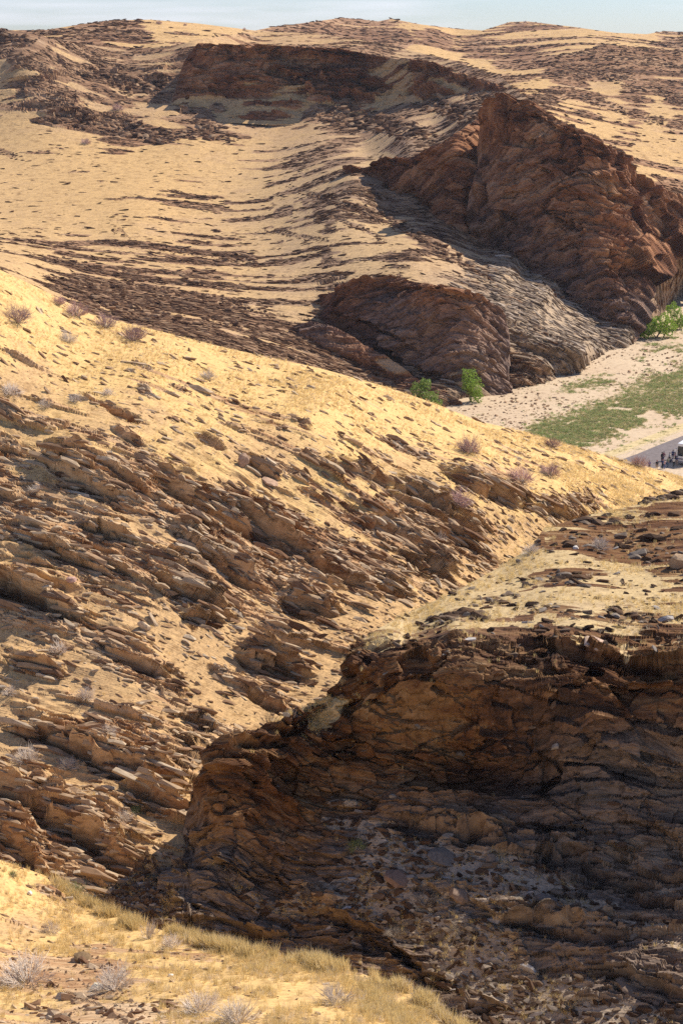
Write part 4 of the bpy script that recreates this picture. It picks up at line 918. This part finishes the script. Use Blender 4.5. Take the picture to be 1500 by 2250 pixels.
# ------------------------------------------------------------------ dry grass
GRASS_Y = simple_mat("dry_grass_yellow", (.80, .60, .27), .8, .15, transl=.5, var=.22)
GRASS_P = simple_mat("dry_grass_pale", (.78, .64, .44), .8, .15, transl=.5, var=.2)
def tuft_mesh(nm, mat, blades, h, spread, w, seed, lean=.5):
    r = np.random.default_rng(seed); V = []; F = []
    for b in range(blades):
        a = r.uniform(0, 6.283); rad = spread * math.sqrt(r.random())
        x0, y0 = rad * math.cos(a), rad * math.sin(a)
        a2 = a + r.normal(0, .7); ln = lean * r.random() ** 1.2; hh = h * r.uniform(.55, 1.05)
        dx, dy = math.cos(a2) * ln * hh, math.sin(a2) * ln * hh
        px_, py_ = -math.sin(a2 + r.normal(0, 1.2)) * w, math.cos(a2 + r.normal(0, 1.2)) * w
        i = len(V)
        V += [(x0 - px_, y0 - py_, -.03), (x0 + px_, y0 + py_, -.03), (x0 + dx * .4 + px_ * .8, y0 + dy * .4 + py_ * .8, hh * .6), (x0 + dx * .4 - px_ * .8, y0 + dy * .4 - py_ * .8, hh * .6), (x0 + dx, y0 + dy, hh)]
        F += [(i, i + 1, i + 2), (i, i + 2, i + 3), (i + 3, i + 2, i + 4)]
    me = fast_mesh(nm, np.array(V), np.array(F)); me.materials.append(mat)
    return me
C_GY = make_coll("grass_tufts", [tuft_mesh("grass_tuft", GRASS_Y, 22, 1.0, .22, .012, k) for k in range(5)] + [tuft_mesh("grass_tuft", GRASS_P, 18, .8, .25, .012, 9 + k, .8) for k in range(2)])
def grass(name, patchname, n, weight, h0, h1, label, coll=C_GY, nv=7):
    p, i = pick(patchname, n, weight)
    P = p['P'].reshape(-1, 3)[i] + RNG.normal(0, .05, (n, 3)) * np.array([1, 1, 0])
    L = RNG.uniform(h0, h1, n)
    rot = np.stack([RNG.normal(0, .12, n), RNG.normal(0, .12, n), RNG.uniform(0, 6.28, n)], -1)
    sc = np.stack([L * RNG.uniform(.8, 1.4, n), L * RNG.uniform(.8, 1.4, n), L], -1)
    return scatter(name, P, rot, sc, RNG.integers(0, nv, n), coll, label)
def clump(p, sc): 
    P = p['P']; return np.clip(fbm(P[..., 0] / sc, P[..., 1] / sc, P[..., 2] / sc, 2, 77) * 3.4 - 1.25, 0.01, 1)
grass("dry_grass", "near_slope", 13000, lambda p: (.02 + p['gra'] ** 2) * (1 - .9 * p['rock']) * clump(p, 1.6), .12, .42, "dry yellow grass on the near slope")
grass("crest_grass", "near_slope", 3200, lambda p: (p['PY'] - p['yt'][:, None] < 16) * (p['PX'] > 120) * clump(p, .9) ** 1.6, .30, .80, "tall dry grass fringing the crest of the near slope")
grass("ridge_grass", "mid_ridge", 30000, lambda p: (.015 + p['gra'] ** 2) * (1 - .9 * p['rock']) * clump(p, 3.0), .10, .32, "dry yellow grass on the ridge and between its ledges")
grass("spur_grass", "shaded_spur", 8000, lambda p: (.01 + p['gra'] ** 2 + .12 * (p['PY'] > 1850)) * (1 - .95 * p['rock']) * clump(p, 1.8), .12, .36, "dry grass on top of the shaded spur and on its scree")

# ------------------------------------------------------------------ shrubs
def tube(V, F, pts, rads, n=3):
    k0 = len(V); pts = np.asarray(pts, float)
    for i, p in enumerate(pts):
        d = pts[min(i + 1, len(pts) - 1)] - pts[max(i - 1, 0)]; d /= np.linalg.norm(d) + 1e-9
        a = np.cross(d, [.3, .5, .81]); a /= np.linalg.norm(a) + 1e-9; b = np.cross(d, a)
        for j in range(n):
            t = 6.283 * j / n
            V.append(p + rads[i] * (a * math.cos(t) + b * math.sin(t)))
    for i in range(len(pts) - 1):
        for j in range(n):
            q = k0 + i * n; F.append((q + j, q + (j + 1) % n, q + n + (j + 1) % n, q + n + j))

def shrub_meshes(seed, stems, twigs, flat, upright, mstem, mtwig, r0):
    """unit shrub: about 1 wide and 0.6 high"""
    r = np.random.default_rng(seed); V, F, V2, F2 = [], [], [], []
    for s_ in range(stems):
        a = r.uniform(0, 6.283); el = math.asin(min(.99, r.uniform(upright, 1.0)))
        L = .5 * r.uniform(.7, 1.05)
        d = np.array([math.cos(a) * math.cos(el), math.sin(a) * math.cos(el), math.sin(el) * flat])
        p0 = np.array([math.cos(a) * .05 * r.random(), math.sin(a) * .05 * r.random(), -.03])
        side = r.normal(0, .05, 3)
        pts = [p0, p0 + d * L * .3 + side * .5, p0 + d * L * .6 + side]
        tube(V, F, pts, [r0, r0 * .8, r0 * .6])
        for t in range(twigs):
            b0 = pts[1] + (pts[2] - pts[1]) * r.random()
            e = d + r.normal(0, .38, 3); e[2] += .15; e /= np.linalg.norm(e)
            l = L * r.uniform(.35, .6); m = b0 + e * l * .55 + r.normal(0, .02, 3)
            tube(V2, F2, [b0, m, b0 + e * l + np.array([0, 0, .03])], [r0 * .55, r0 * .45, r0 * .2])
    a = fast_mesh("stem", np.array(V), np.array(F)); a.materials.append(mstem)
    b = fast_mesh("twig", np.array(V2), np.array(F2)); b.materials.append(mtwig)
    return a, b
BARK = simple_mat("pale_bark", (.58, .47, .38), .9)
PINK = simple_mat("pink_twig", (.58, .37, .32), .85, var=.25)
PALE = simple_mat("pale_twig", (.74, .61, .49), .85, var=.2)
GREYT = simple_mat("grey_twig", (.25, .20, .155), .85, var=.2)
GREENISH = simple_mat("green_twig", (.22, .24, .09), .85, var=.2)
STRAW = simple_mat("straw_twig", (.55, .38, .20), .85)
KINDS = dict(pink=[shrub_meshes(20 + k, 60, 6, 1.05, .25, BARK, PINK, .007) for k in range(3)],
             pale=[shrub_meshes(30 + k, 55, 7, .95, .15, PALE, PALE, .0055) for k in range(3)],
             tall=[shrub_meshes(40 + k, 24, 4, 1.6, .5, PALE, PALE, .008) for k in range(2)],
             grey=[shrub_meshes(35 + k, 50, 6, .8, .12, GREYT, GREYT, .005) for k in range(2)],
             green=[shrub_meshes(50 + k, 50, 6, 1.1, .3, BARK, GREENISH, .008) for k in range(2)],
             straw=[shrub_meshes(60 + k, 40, 4, 1.4, .45, STRAW, STRAW, .006) for k in range(2)])
def shrub(kind, patchname, px, py, wpx, label, group=None, k=[0]):
    p, n, _ = spot(patchname, px, py)
    wid = wpx / FPX * np.linalg.norm(p - np.array([0, 0, CAM_H]))
    e = link("shrub" if kind != "straw" else "reed_clump", None, loc=p, label=label, category="shrub" if kind != "straw" else "reeds")
    if group: e["group"] = group
    k[0] += 1
    sm_, tm = KINDS[kind][k[0] % len(KINDS[kind])]
    e.scale = (wid, wid, wid); e.rotation_euler = (0, 0, k[0] * 2.4)
    link("stem", sm_, parent=e); link("twig", tm, parent=e)
    return e
G1, G2, G3 = "pinkish shrubs along the ridge crest", "pinkish shrubs low on the right end of the ridge", "pale dry bushes on the slopes"
M = "mid_ridge"
for px, py, w, lb in [(38, 706, 84, "pinkish leafless shrub at the left edge on the yellow ridge crest"), (128, 668, 46, "small pinkish shrub farthest up the left ridge crest"), (168, 694, 76, "broad pinkish shrub second along the left ridge crest"),
                      (232, 718, 66, "pinkish shrub just left of the lowest one on the left crest"), (292, 746, 78, "rounded pinkish shrub lowest of the row on the left crest")]:
    shrub("pink", M, px, py, w, lb, G1)
for px, py, w, lb in [(1030, 994, 84, "pinkish domed shrub on the yellow slope below the dry river bend"), (1142, 1060, 78, "pinkish shrub left of a twin on the right end of the ridge"), (1207, 1044, 64, "rounded pinkish shrub nearest the bus on the yellow ridge"),
                      (1005, 1118, 84, "large pinkish shrub among the ledges below the ridge grass"), (1212, 982, 50, "pinkish shrub cut by the crest against the green meadow"), (1402, 1026, 60, "reddish shrub on the crest just below the asphalt road")]:
    shrub("pink", M, px, py, w, lb, G2)
for px, py, w, lb in [(24, 866, 60, "pale dry bush at the left edge in the grass below the crest"), (150, 748, 56, "whitish bush on yellow grass below the pink shrub row"), (168, 882, 44, "whitish small bush in mid grass slope left"), (238, 868, 40, "whitish bush right of its pale neighbour in the grass slope"),
                      (100, 892, 44, "pale bush low in the grass, above the first dark ledge"), (455, 830, 46, "faint pale bush in the middle of the yellow grass band"), (190, 1535, 60, "pale bush between ledges left of centre"), (22, 1525, 46, "grey bush at the left edge halfway down the flank"),
                      (130, 1432, 54, "pale bush above the long ledge at left"), (60, 1672, 74, "pale bush on a grassy shelf at the left edge low on the flank"), (150, 1690, 60, "pale bush right of another on the low grassy shelf"), (240, 1640, 46, "small pale bush beside tilted slabs low left"),
                      (268, 1812, 60, "grey twiggy bush among the lowest slabs"), (80, 1080, 40, "grey bush in a crack of the upper left ledges")]:
    shrub("pale", M, px, py, w, lb, G3)
shrub("tall", M, 968, 1196, 46, "tall pale bush in the gully head beside dark ledges", G3)
shrub("green", M, 300, 1786, 34, "small greenish bush on the lowest ledges", G3)
N_ = "near_slope"
for kd, px, py, w, lb in [("pale", 60, 2160, 150, "wide pale thorny bush at the left edge of the near slope"), ("pale", 250, 2175, 120, "pale twiggy bush beside the flat stones on the near slope"), ("tall", 325, 2062, 70, "tall bare bush standing up against the dark gully"),
                          ("pale", 112, 2050, 60, "small round brown bush on the near slope"), ("pale", 440, 2225, 110, "pale bush right of the flat stones near the bottom edge"), ("pale", 520, 2248, 120, "pale bush cut by the bottom edge"),
                          ("pale", 735, 2205, 110, "grey thorny bush on the near slope right of centre"), ("pale", 885, 2178, 60, "pale thorny bush on the crest of the near slope at right"), ("pale", 375, 2085, 70, "pale low bush right of the tall bare one"),
                          ("green", 165, 1950, 56, "greyish green bush where the gully opens into sun"), ("green", 28, 1925, 30, "small green bush below the lowest dark ledge at left"), ("straw", 240, 1940, 60, "reddish dry reeds under the lowest ledge")]:
    shrub(kd, N_, px, py, w, lb, G3 if kd == "pale" else None)
Sx = "shaded_spur"
for kd, px, py, w, lb in [("green", 782, 1868, 54, "dark green bush in the shade under the cliff"), ("grey", 700, 1975, 80, "grey bush in the shaded scree left of centre"), ("grey", 930, 1985, 70, "grey bush in the middle of the shaded scree"), ("grey", 1010, 2040, 60, "grey bush low in the shaded scree"),
                          ("tall", 640, 1590, 50, "pale grass bush on the lit nose of the spur"), ("pale", 1165, 1215, 50, "pale bush where the spur top meets the gully head"), ("grey", 870, 2060, 60, "grey bush beside the lowest shaded ledge"), ("straw", 590, 1598, 54, "dry reeds on the lit edge of the spur nose"), ("pale", 1320, 1205, 60, "pale bush under the dark band on the spur top")]:
    shrub(kd, Sx, px, py, w, lb)
for pn, px, py, w, lb in [("far_hill", 258, 246, 34, "pinkish bush among dark rocks on the far hill at left"), ("far_hill", 188, 316, 30, "pinkish bush at the edge of the grassy bowl"), ("far_hill", 872, 196, 30, "pinkish bush under the top rock band"),
                          ("skyline_hills", 350, 52, 18, "round bush on the left skyline hill, leftmost of three"), ("skyline_hills", 406, 54, 11, "dark dot of a bush in the middle of the left skyline hill"), ("skyline_hills", 536, 64, 10, "small bush at the right end of the left skyline hill"), ("skyline_hills", 1152, 48, 9, "tiny bush on the right skyline summit")]:
    shrub("pink", pn, px, py, w, lb, "far bushes on the hills")

# ------------------------------------------------------------------ green trees in the valley
LEAF = simple_mat("green_leaf", (.27, .39, .05), .7, .3, transl=.3)
TRUNK = simple_mat("tree_bark", (.16, .11, .075), .9)
def tree(px, py, wpx, hpx, lobes, label, seed, leaf=LEAF):
    r = np.random.default_rng(seed)
    p = on_floor(px, py); sc = 1.0 / FPX * np.linalg.norm(p - np.array([0, 0, CAM_H]))
    w, h = wpx * sc, hpx * sc * 1.05
    e = link("tree", None, loc=p - np.array([0, 0, .1]), label=label, category="tree", group="green trees on the valley floor")
    V, F = [], []; LV, LF = [], []
    for k in range(5):
        a = r.uniform(0, 6.28); t = np.array([math.cos(a) * w * .3, math.sin(a) * w * .3, h * r.uniform(.5, .75)])
        tube(V, F, [np.array([.06 * k, 0, 0]), t * .4 + r.normal(0, .05, 3), t], [.10, .07, .03], 5)
    me = fast_mesh("trunk", np.array(V), np.array(F)); link("trunk", me, TRUNK, parent=e)
    for (lx, lz, lr) in lobes:
        c = np.array([lx * w, r.uniform(-.15, .15) * w, lz * h]); R = lr * w
        n = int(900 * lr * 2.2)
        d = r.normal(0, 1, (n, 3)); d /= np.linalg.norm(d, axis=1, keepdims=True)
        rad = R * (.45 + .55 * r.random(n) ** .5) * (1 + .3 * np.sin(d[:, 0] * 5 + seed) * np.cos(d[:, 2] * 4))
        q = c + d * rad[:, None] * np.array([1, 1, .9]); q[:, 2] = np.maximum(q[:, 2], .08)
        for i in range(n):
            s1 = r.uniform(.09, .2) * max(1, w / 4.5); a = r.normal(0, 1, 3); a /= np.linalg.norm(a); b = np.cross(a, r.normal(0, 1, 3)); b /= np.linalg.norm(b) + 1e-6
            k0 = len(LV); LV += [q[i] - a * s1, q[i] + b * s1 * .6, q[i] + a * s1, q[i] - b * s1 * .6]; LF.append((k0, k0 + 1, k0 + 2, k0 + 3))
    link("crown", fast_mesh("crown", np.array(LV), np.array(LF)), leaf, parent=e)
tree(937, 908, 66, 84, [(-.25, .6, .28), (.1, .42, .3), (.32, .25, .22), (-.05, .75, .2)], "low sprawling green tree left of its upright neighbour at the spur foot", 1, simple_mat("olive_leaf", (.24, .33, .07), .7, .3, transl=.3))
tree(1034, 884, 50, 72, [(-.1, .8, .34), (.1, .5, .4), (.2, .22, .32), (-.15, .55, .3)], "upright bright green tree at the foot of the dark spur face", 2)
tree(1440, 742, 74, 54, [(-.22, .4, .3), (.12, .55, .34), (.32, .4, .26), (-.35, .25, .18)], "broad yellow green tree at the mouth of the valley bend", 3)
tree(1480, 722, 50, 54, [(-.1, .75, .32), (.12, .4, .36), (.25, .25, .25)], "green tree at the right edge below the far slope", 4)
tree(1414, 728, 26, 24, [(0, .5, .4), (.2, .4, .3)], "small green bush tree left of the broad one in the valley bend", 5)

# ------------------------------------------------------------------ meadow
HERB = simple_mat("green_herb", (.34, .40, .14), .8, .2, transl=.3, var=.35)
HERB2 = simple_mat("olive_herb", (.54, .47, .22), .8, .2, transl=.3, var=.3)
C_HB = make_coll("herb_tufts", [tuft_mesh("herb_tuft", HERB, 26, .7, .5, .05, 70 + k, 1.2) for k in range(3)] + [tuft_mesh("herb_tuft", HERB2, 24, .7, .5, .04, 80 + k, 1.0) for k in range(4)])
def in_poly(x, y, poly):
    c = np.zeros(len(x), bool); n = len(poly)
    for i in range(n):
        x1, y1 = poly[i]; x2, y2 = poly[(i + 1) % n]
        t = ((y1 > y) != (y2 > y)) & (x < (x2 - x1) * (y - y1) / (y2 - y1 + 1e-9) + x1)
        c ^= t
    return c
def meadow(name, poly, n, thr, hmin, hmax, label, sc=6.0):
    p = np.array(poly, float); x = RNG.uniform(p[:, 0].min(), p[:, 0].max(), n * 3); y = RNG.uniform(p[:, 1].min(), p[:, 1].max(), n * 3)
    P = on_floor(x, y)
    ok = in_poly(x + RNG.normal(0, 13, len(x)), y + RNG.normal(0, 7, len(x)), poly) & (fbm(P[:, 0] / sc, P[:, 1] / sc, P[:, 2] * 0, 3, 5) > thr)
    P = P[ok][:n]; n = len(P); L = RNG.uniform(hmin, hmax, n)
    rot = np.stack([np.zeros(n), np.zeros(n), RNG.uniform(0, 6.28, n)], -1)
    scatter(name, P, rot, np.stack([L, L, L * .7], -1), RNG.integers(0, 7, n), C_HB, label)
meadow("green_herbs", [(1150, 942), (1230, 918), (1330, 880), (1430, 828), (1510, 800), (1700, 770), (1700, 840), (1510, 905), (1440, 920), (1380, 948), (1300, 972), (1240, 990)], 8500, .28, .35, .85, "low green and olive herbs of the meadow beside the road")
meadow("herb_strip", [(1205, 872), (1260, 846), (1330, 826), (1395, 820), (1335, 846), (1260, 872)], 700, .42, .4, .8, "thin strip of green herbs beside the dry river bed", 5)
meadow("bend_herbs", [(1390, 800), (1420, 755), (1520, 715), (1540, 790), (1450, 815)], 700, .55, .4, .9, "scattered green herbs in the valley bend", 4)
meadow("verge_herbs", [(1330, 998), (1420, 962), (1520, 930), (1520, 944), (1440, 972), (1350, 1004)], 350, .50, .3, .7, "sparse green herbs along the far road verge", 3)
meadow("sand_herbs", [(1010, 920), (1200, 840), (1400, 790), (1520, 760), (1520, 960), (1300, 1000)], 500, .60, .2, .5, "sparse small herbs on the sandy valley floor", 3)
# stones on the dry river bed
n = 1600; x = RNG.uniform(1000, 1520, n * 4); y = RNG.uniform(740, 990, n * 4)
ok = in_poly(x, y, [(990, 895), (1100, 855), (1240, 822), (1400, 750), (1520, 740), (1520, 800), (1330, 880), (1150, 945), (1060, 925)])
P = on_floor(x[ok][:n], y[ok][:n]); n = len(P); L = .15 + 1.0 * RNG.random(n) ** 4
scatter("river_stones", P, np.stack([RNG.normal(0, .3, n), RNG.normal(0, .3, n), RNG.uniform(0, 6.28, n)], -1), np.stack([L, L, L], -1), RNG.integers(0, 7, n), C_NEAR, "stones strewn over the dry river bed")
# ------------------------------------------------------------------ people beside the bus
def mats_for(shirt, trousers, skin=(.42, .27, .19)):
    return [simple_mat("skin", skin, .6), simple_mat("shirt", shirt, .85), simple_mat("trousers", trousers, .85)]

def body_mesh(pose):
    """standing figure, 1.7 m: one skinned surface"""
    J = dict(pelvis=(0, 0, .93), waist=(0, 0, 1.08), chest=(0, .01, 1.28), neck=(0, .0, 1.45), head0=(0, -.01, 1.53), head1=(0, -.02, 1.64),
             hipL=(.10, 0, .88), kneeL=(.11, -.02, .48), ankL=(.11, .02, .08), toeL=(.12, -.13, .04),
             hipR=(-.10, 0, .88), kneeR=(-.11, -.02, .48), ankR=(-.11, .02, .08), toeR=(-.12, -.13, .04),
             shL=(.18, 0, 1.40), elL=(.24, .03, 1.12), wrL=(.23, -.06, .88), haL=(.22, -.09, .78),
             shR=(-.18, 0, 1.40), elR=(-.24, .03, 1.12), wrR=(-.23, -.06, .88), haR=(-.22, -.09, .78))
    if pose == 1: J.update(elR=(-.27, -.12, 1.20), wrR=(-.16, -.28, 1.36), haR=(-.12, -.26, 1.45))
    if pose == 2: J.update(kneeL=(.11, -.16, .52), ankL=(.11, -.12, .09), toeL=(.12, -.26, .05), ankR=(-.11, .18, .10), toeR=(-.12, .04, .03), elL=(.25, .14, 1.15), wrL=(.24, .12, .90), haL=(.23, .10, .81))
    E = [("pelvis", "waist"), ("waist", "chest"), ("chest", "neck"), ("neck", "head0"), ("head0", "head1"), ("pelvis", "hipL"), ("hipL", "kneeL"), ("kneeL", "ankL"), ("ankL", "toeL"), ("pelvis", "hipR"), ("hipR", "kneeR"), ("kneeR", "ankR"), ("ankR", "toeR"),
         ("chest", "shL"), ("shL", "elL"), ("elL", "wrL"), ("wrL", "haL"), ("chest", "shR"), ("shR", "elR"), ("elR", "wrR"), ("wrR", "haR")]
    Rd = dict(pelvis=.15, waist=.14, chest=.16, neck=.06, head0=.085, head1=.095, hip=.10, knee=.07, ank=.045, toe=.04, sh=.075, el=.05, wr=.035, ha=.04)
    names = list(J); me = bpy.data.meshes.new("body")
    me.from_pydata([J[n] for n in names], [(names.index(a), names.index(b)) for a, b in E], [])
    o = bpy.data.objects.new("body", me); COL.objects.link(o)
    o.modifiers.new("skin", 'SKIN')
    for i, n in enumerate(names):
        sv = me.skin_vertices[0].data[i]; r = Rd.get(n) or Rd[n[:-1]]
        sv.radius = (r, r * (.75 if n in ("chest", "waist", "pelvis") else 1)); sv.use_root = (n == "pelvis")
    sb = o.modifiers.new("sub", 'SUBSURF'); sb.levels = 1; sb.render_levels = 1
    dg = bpy.context.evaluated_depsgraph_get()
    m2 = bpy.data.meshes.new_from_object(o.evaluated_get(dg))
    bpy.data.objects.remove(o)
    return m2
BODIES = [body_mesh(k) for k in range(3)]
HAIRV = []
for a in range(8):
    for b in range(5):
        th = math.radians(-25 + b * 28); HAIRV.append((.105 * math.cos(a * math.pi / 4) * math.cos(th), .01 + .115 * math.sin(a * math.pi / 4) * math.cos(th), 1.63 + .12 * math.sin(th)))
HF = [(a * 5 + b, ((a + 1) % 8) * 5 + b, ((a + 1) % 8) * 5 + b + 1, a * 5 + b + 1) for a in range(8) for b in range(4)]
HAIR = fast_mesh("hair", np.array(HAIRV), np.array(HF), smooth=True)
def person(px, py, h, shirt, trousers, hair, pose, turn, label, shorts=False):
    m = BODIES[pose].copy(); m.materials.clear()
    for q in mats_for(shirt, trousers): m.materials.append(q)
    for f in m.polygons:
        c = f.center; f.use_smooth = True
        if c.z > 1.46 or (abs(c.x) > .19 and c.z < 1.16) or (pose == 1 and c.y < -.15 and c.z > 1.2): f.material_index = 0
        elif c.z > .98: f.material_index = 1
        elif shorts and .10 < c.z < .52: f.material_index = 0
        else: f.material_index = 2
    p = on_floor(px, py, .12)
    o = link("person", m, loc=p, label=label, category="person", group="people standing by the bus")
    k = h / 1.72; o.scale = (k, k, k); o.rotation_euler = (0, 0, turn)
    hm = HAIR.copy(); hm.materials.clear()
    link("hair", hm, simple_mat("hair", hair, .7), parent=o)
BL, WH, RD, NV, GY = (.02, .02, .025), (.62, .60, .58), (.38, .05, .06), (.035, .05, .14), (.22, .22, .23)
person(1425.5, 1033, 1.70, (.03, .05, .22), BL, BL, 0, .3, "person in dark blue jacket standing alone, leftmost by the road")
person(1442, 1033, 1.75, (.03, .03, .03), (.30, .22, .15), (.25, .05, .05), 0, -.4, "person in black top, second from the left below the road", True)
person(1453, 1016, 1.85, BL, (.05, .05, .08), BL, 0, .6, "tall person in black standing on the asphalt, farthest left on the road")
person(1457, 1013, 1.72, (.25, .07, .10), NV, BL, 2, -.9, "person in dark red top right behind the tall person in black")
person(1454.5, 1030, 1.70, NV, BL, (.20, .04, .04), 1, 2.2, "person in navy with raised arm at the front of the group")
person(1459, 1030, 1.62, (.55, .30, .26), (.07, .09, .25), (.10, .06, .04), 0, 1.2, "person in salmon top with blue bag beside the one with raised arm")
person(1466, 1026, 1.70, (.24, .26, .17), (.10, .15, .22), BL, 0, -1.0, "person in grey green top in the middle of the group")
person(1470, 1015, 1.70, WH, BL, BL, 2, .5, "person in white top facing the bus behind the group")
person(1477, 1010, 1.78, (.04, .07, .20), NV, BL, 0, -.2, "person in blue jacket standing in front of the bus corner")
person(1479, 1026, 1.72, (.66, .64, .60), BL, (.4, .36, .3), 2, 2.6, "person with white shirt and black trousers near the bus")
person(1482, 1014, 1.66, (.60, .34, .36), BL, (.12, .08, .05), 0, 1.8, "person in pink top next to the blue jacket by the bus")
person(1486, 1023, 1.72, (.06, .05, .12), (.32, .24, .18), BL, 0, .9, "person in dark purple top, rightmost of the group", True)

# ------------------------------------------------------------------ the bus
def box_mesh(name, x0, x1, y0, y1, z0, z1, bev=.0):
    import bmesh
    bm = bmesh.new(); bmesh.ops.create_cube(bm, size=1.0)
    for v in bm.verts: v.co = ((x0 + x1) / 2 + v.co.x * (x1 - x0), (y0 + y1) / 2 + v.co.y * (y1 - y0), (z0 + z1) / 2 + v.co.z * (z1 - z0))
    if bev: bmesh.ops.bevel(bm, geom=bm.edges[:], offset=bev, segments=3, affect='EDGES', profile=.6)
    me = bpy.data.meshes.new(name); bm.to_mesh(me); bm.free(); return me
def disc_mesh(name, r0, r1, w, n=20):
    V, F = [], []
    for x in (-w / 2, w / 2):
        for r in (r0, r1):
            for k in range(n): V.append((x, r * math.cos(6.2832 * k / n), r * math.sin(6.2832 * k / n)))
    for k in range(n):
        j = (k + 1) % n
        F += [(k, j, n + j, n + k), (2 * n + k, 3 * n + k, 3 * n + j, 2 * n + j), (n + k, n + j, 3 * n + j, 3 * n + k), (k, 2 * n + k, 2 * n + j, j)]
    return fast_mesh(name, np.array(V), np.array(F))
heading = -tg[22]                                     # the way the road comes towards the camera
fcorner = on_floor(1484.5, 1020, .16)
ang = math.atan2(heading[1], heading[0]) + math.pi / 2 + math.radians(8)   # bus is built facing local -Y
right = np.array([math.cos(ang), math.sin(ang)])
bus = link("bus", None, loc=(fcorner[0] + right[0] * 1.27, fcorner[1] + right[1] * 1.27, .16), label="white coach with dark windscreen parked on the road at the right edge", category="bus")
bus.rotation_euler = (0, 0, ang)
WP = simple_mat("white_paint", (.78, .78, .77), .35, .5); GL = simple_mat("dark_glass", (.012, .02, .028), .08, .6)
GR = simple_mat("grey_panel", (.30, .28, .30), .5, .4); RB = simple_mat("rubber", (.02, .02, .02), .8); CH = simple_mat("rim_metal", (.5, .5, .5), .35, .5, metal=.8); LP = simple_mat("lamp_lens", (.8, .78, .7), .15, .6)
link("body", box_mesh("body", -1.27, 1.27, 0, 11.8, .38, 3.75, .16), WP, parent=bus)
ws = link("windscreen", box_mesh("windscreen", -1.12, 1.12, -.03, .12, 1.55, 3.28, .05), GL, parent=bus)
link("wiper", box_mesh("wiper", -.8, -.1, -.05, -.031, 1.6, 1.66, .008), RB, parent=ws); link("wiper", box_mesh("wiper", .2, .9, -.05, -.031, 1.6, 1.66, .008), RB, parent=ws)
link("front_stripe", box_mesh("front_stripe", -1.2, 1.2, -.018, .1, .92, 1.22, .02), GR, parent=bus)
link("bumper", box_mesh("bumper", -1.26, 1.26, -.10, .15, .34, .72, .06), GR, parent=bus)
for sx in (-1, 1):
    link("headlight", box_mesh("headlight", sx * .95 - .2, sx * .95 + .2, -.035, .1, .76, .9, .02), LP, parent=bus)
    mr = link("mirror", box_mesh("mirror", sx * 1.48 - .11, sx * 1.48 + .11, -.28, -.12, 2.25, 2.85, .05), WP, parent=bus)
    link("arm", box_mesh("arm", min(sx * 1.2, sx * 1.45), max(sx * 1.2, sx * 1.45), -.2, -.14, 2.86, 2.92, .01), RB, parent=mr)
    for k in range(7):
        link("side_window", box_mesh("side_window", sx * 1.262 - .02, sx * 1.262 + .02, .5 + k * 1.55, 1.9 + k * 1.55, 1.9, 3.05, .015), GL, parent=bus)
    for wy in (2.4, 8.6):
        ty = link("wheel", disc_mesh("wheel", .30, .50, .3), RB, parent=bus, loc=(sx * 1.14, wy, .50))
        link("rim", disc_mesh("rim", .0001, .31, .24), CH, parent=ty)
link("door", box_mesh("door", 1.255, 1.285, .35, 1.25, .5, 1.86, .01), GR, parent=bus)
for hy in (3.0, 8.0): link("roof_hatch", box_mesh("roof_hatch", -.4, .4, hy, hy + .8, 3.74, 3.80, .02), WP, parent=bus)
# ------------------------------------------------------------------ haze
hm_, ht = new_mat("haze_air"); g = NT(ht)
out = g.n("ShaderNodeOutputMaterial"); pv = g.n("ShaderNodeVolumePrincipled")
pv.inputs['Color'].default_value = (.80, .88, 1.0, 1); pv.inputs['Density'].default_value = .00005
pv.inputs['Anisotropy'].default_value = 0.3
g.l(pv.outputs[0], out.inputs['Volume'])
hb = box_mesh("haze", -1500, 1500, -60, 2600, -6, 100)
link("haze", hb, hm_, kind="stuff", label="thin bluish haze filling the air over the valley")
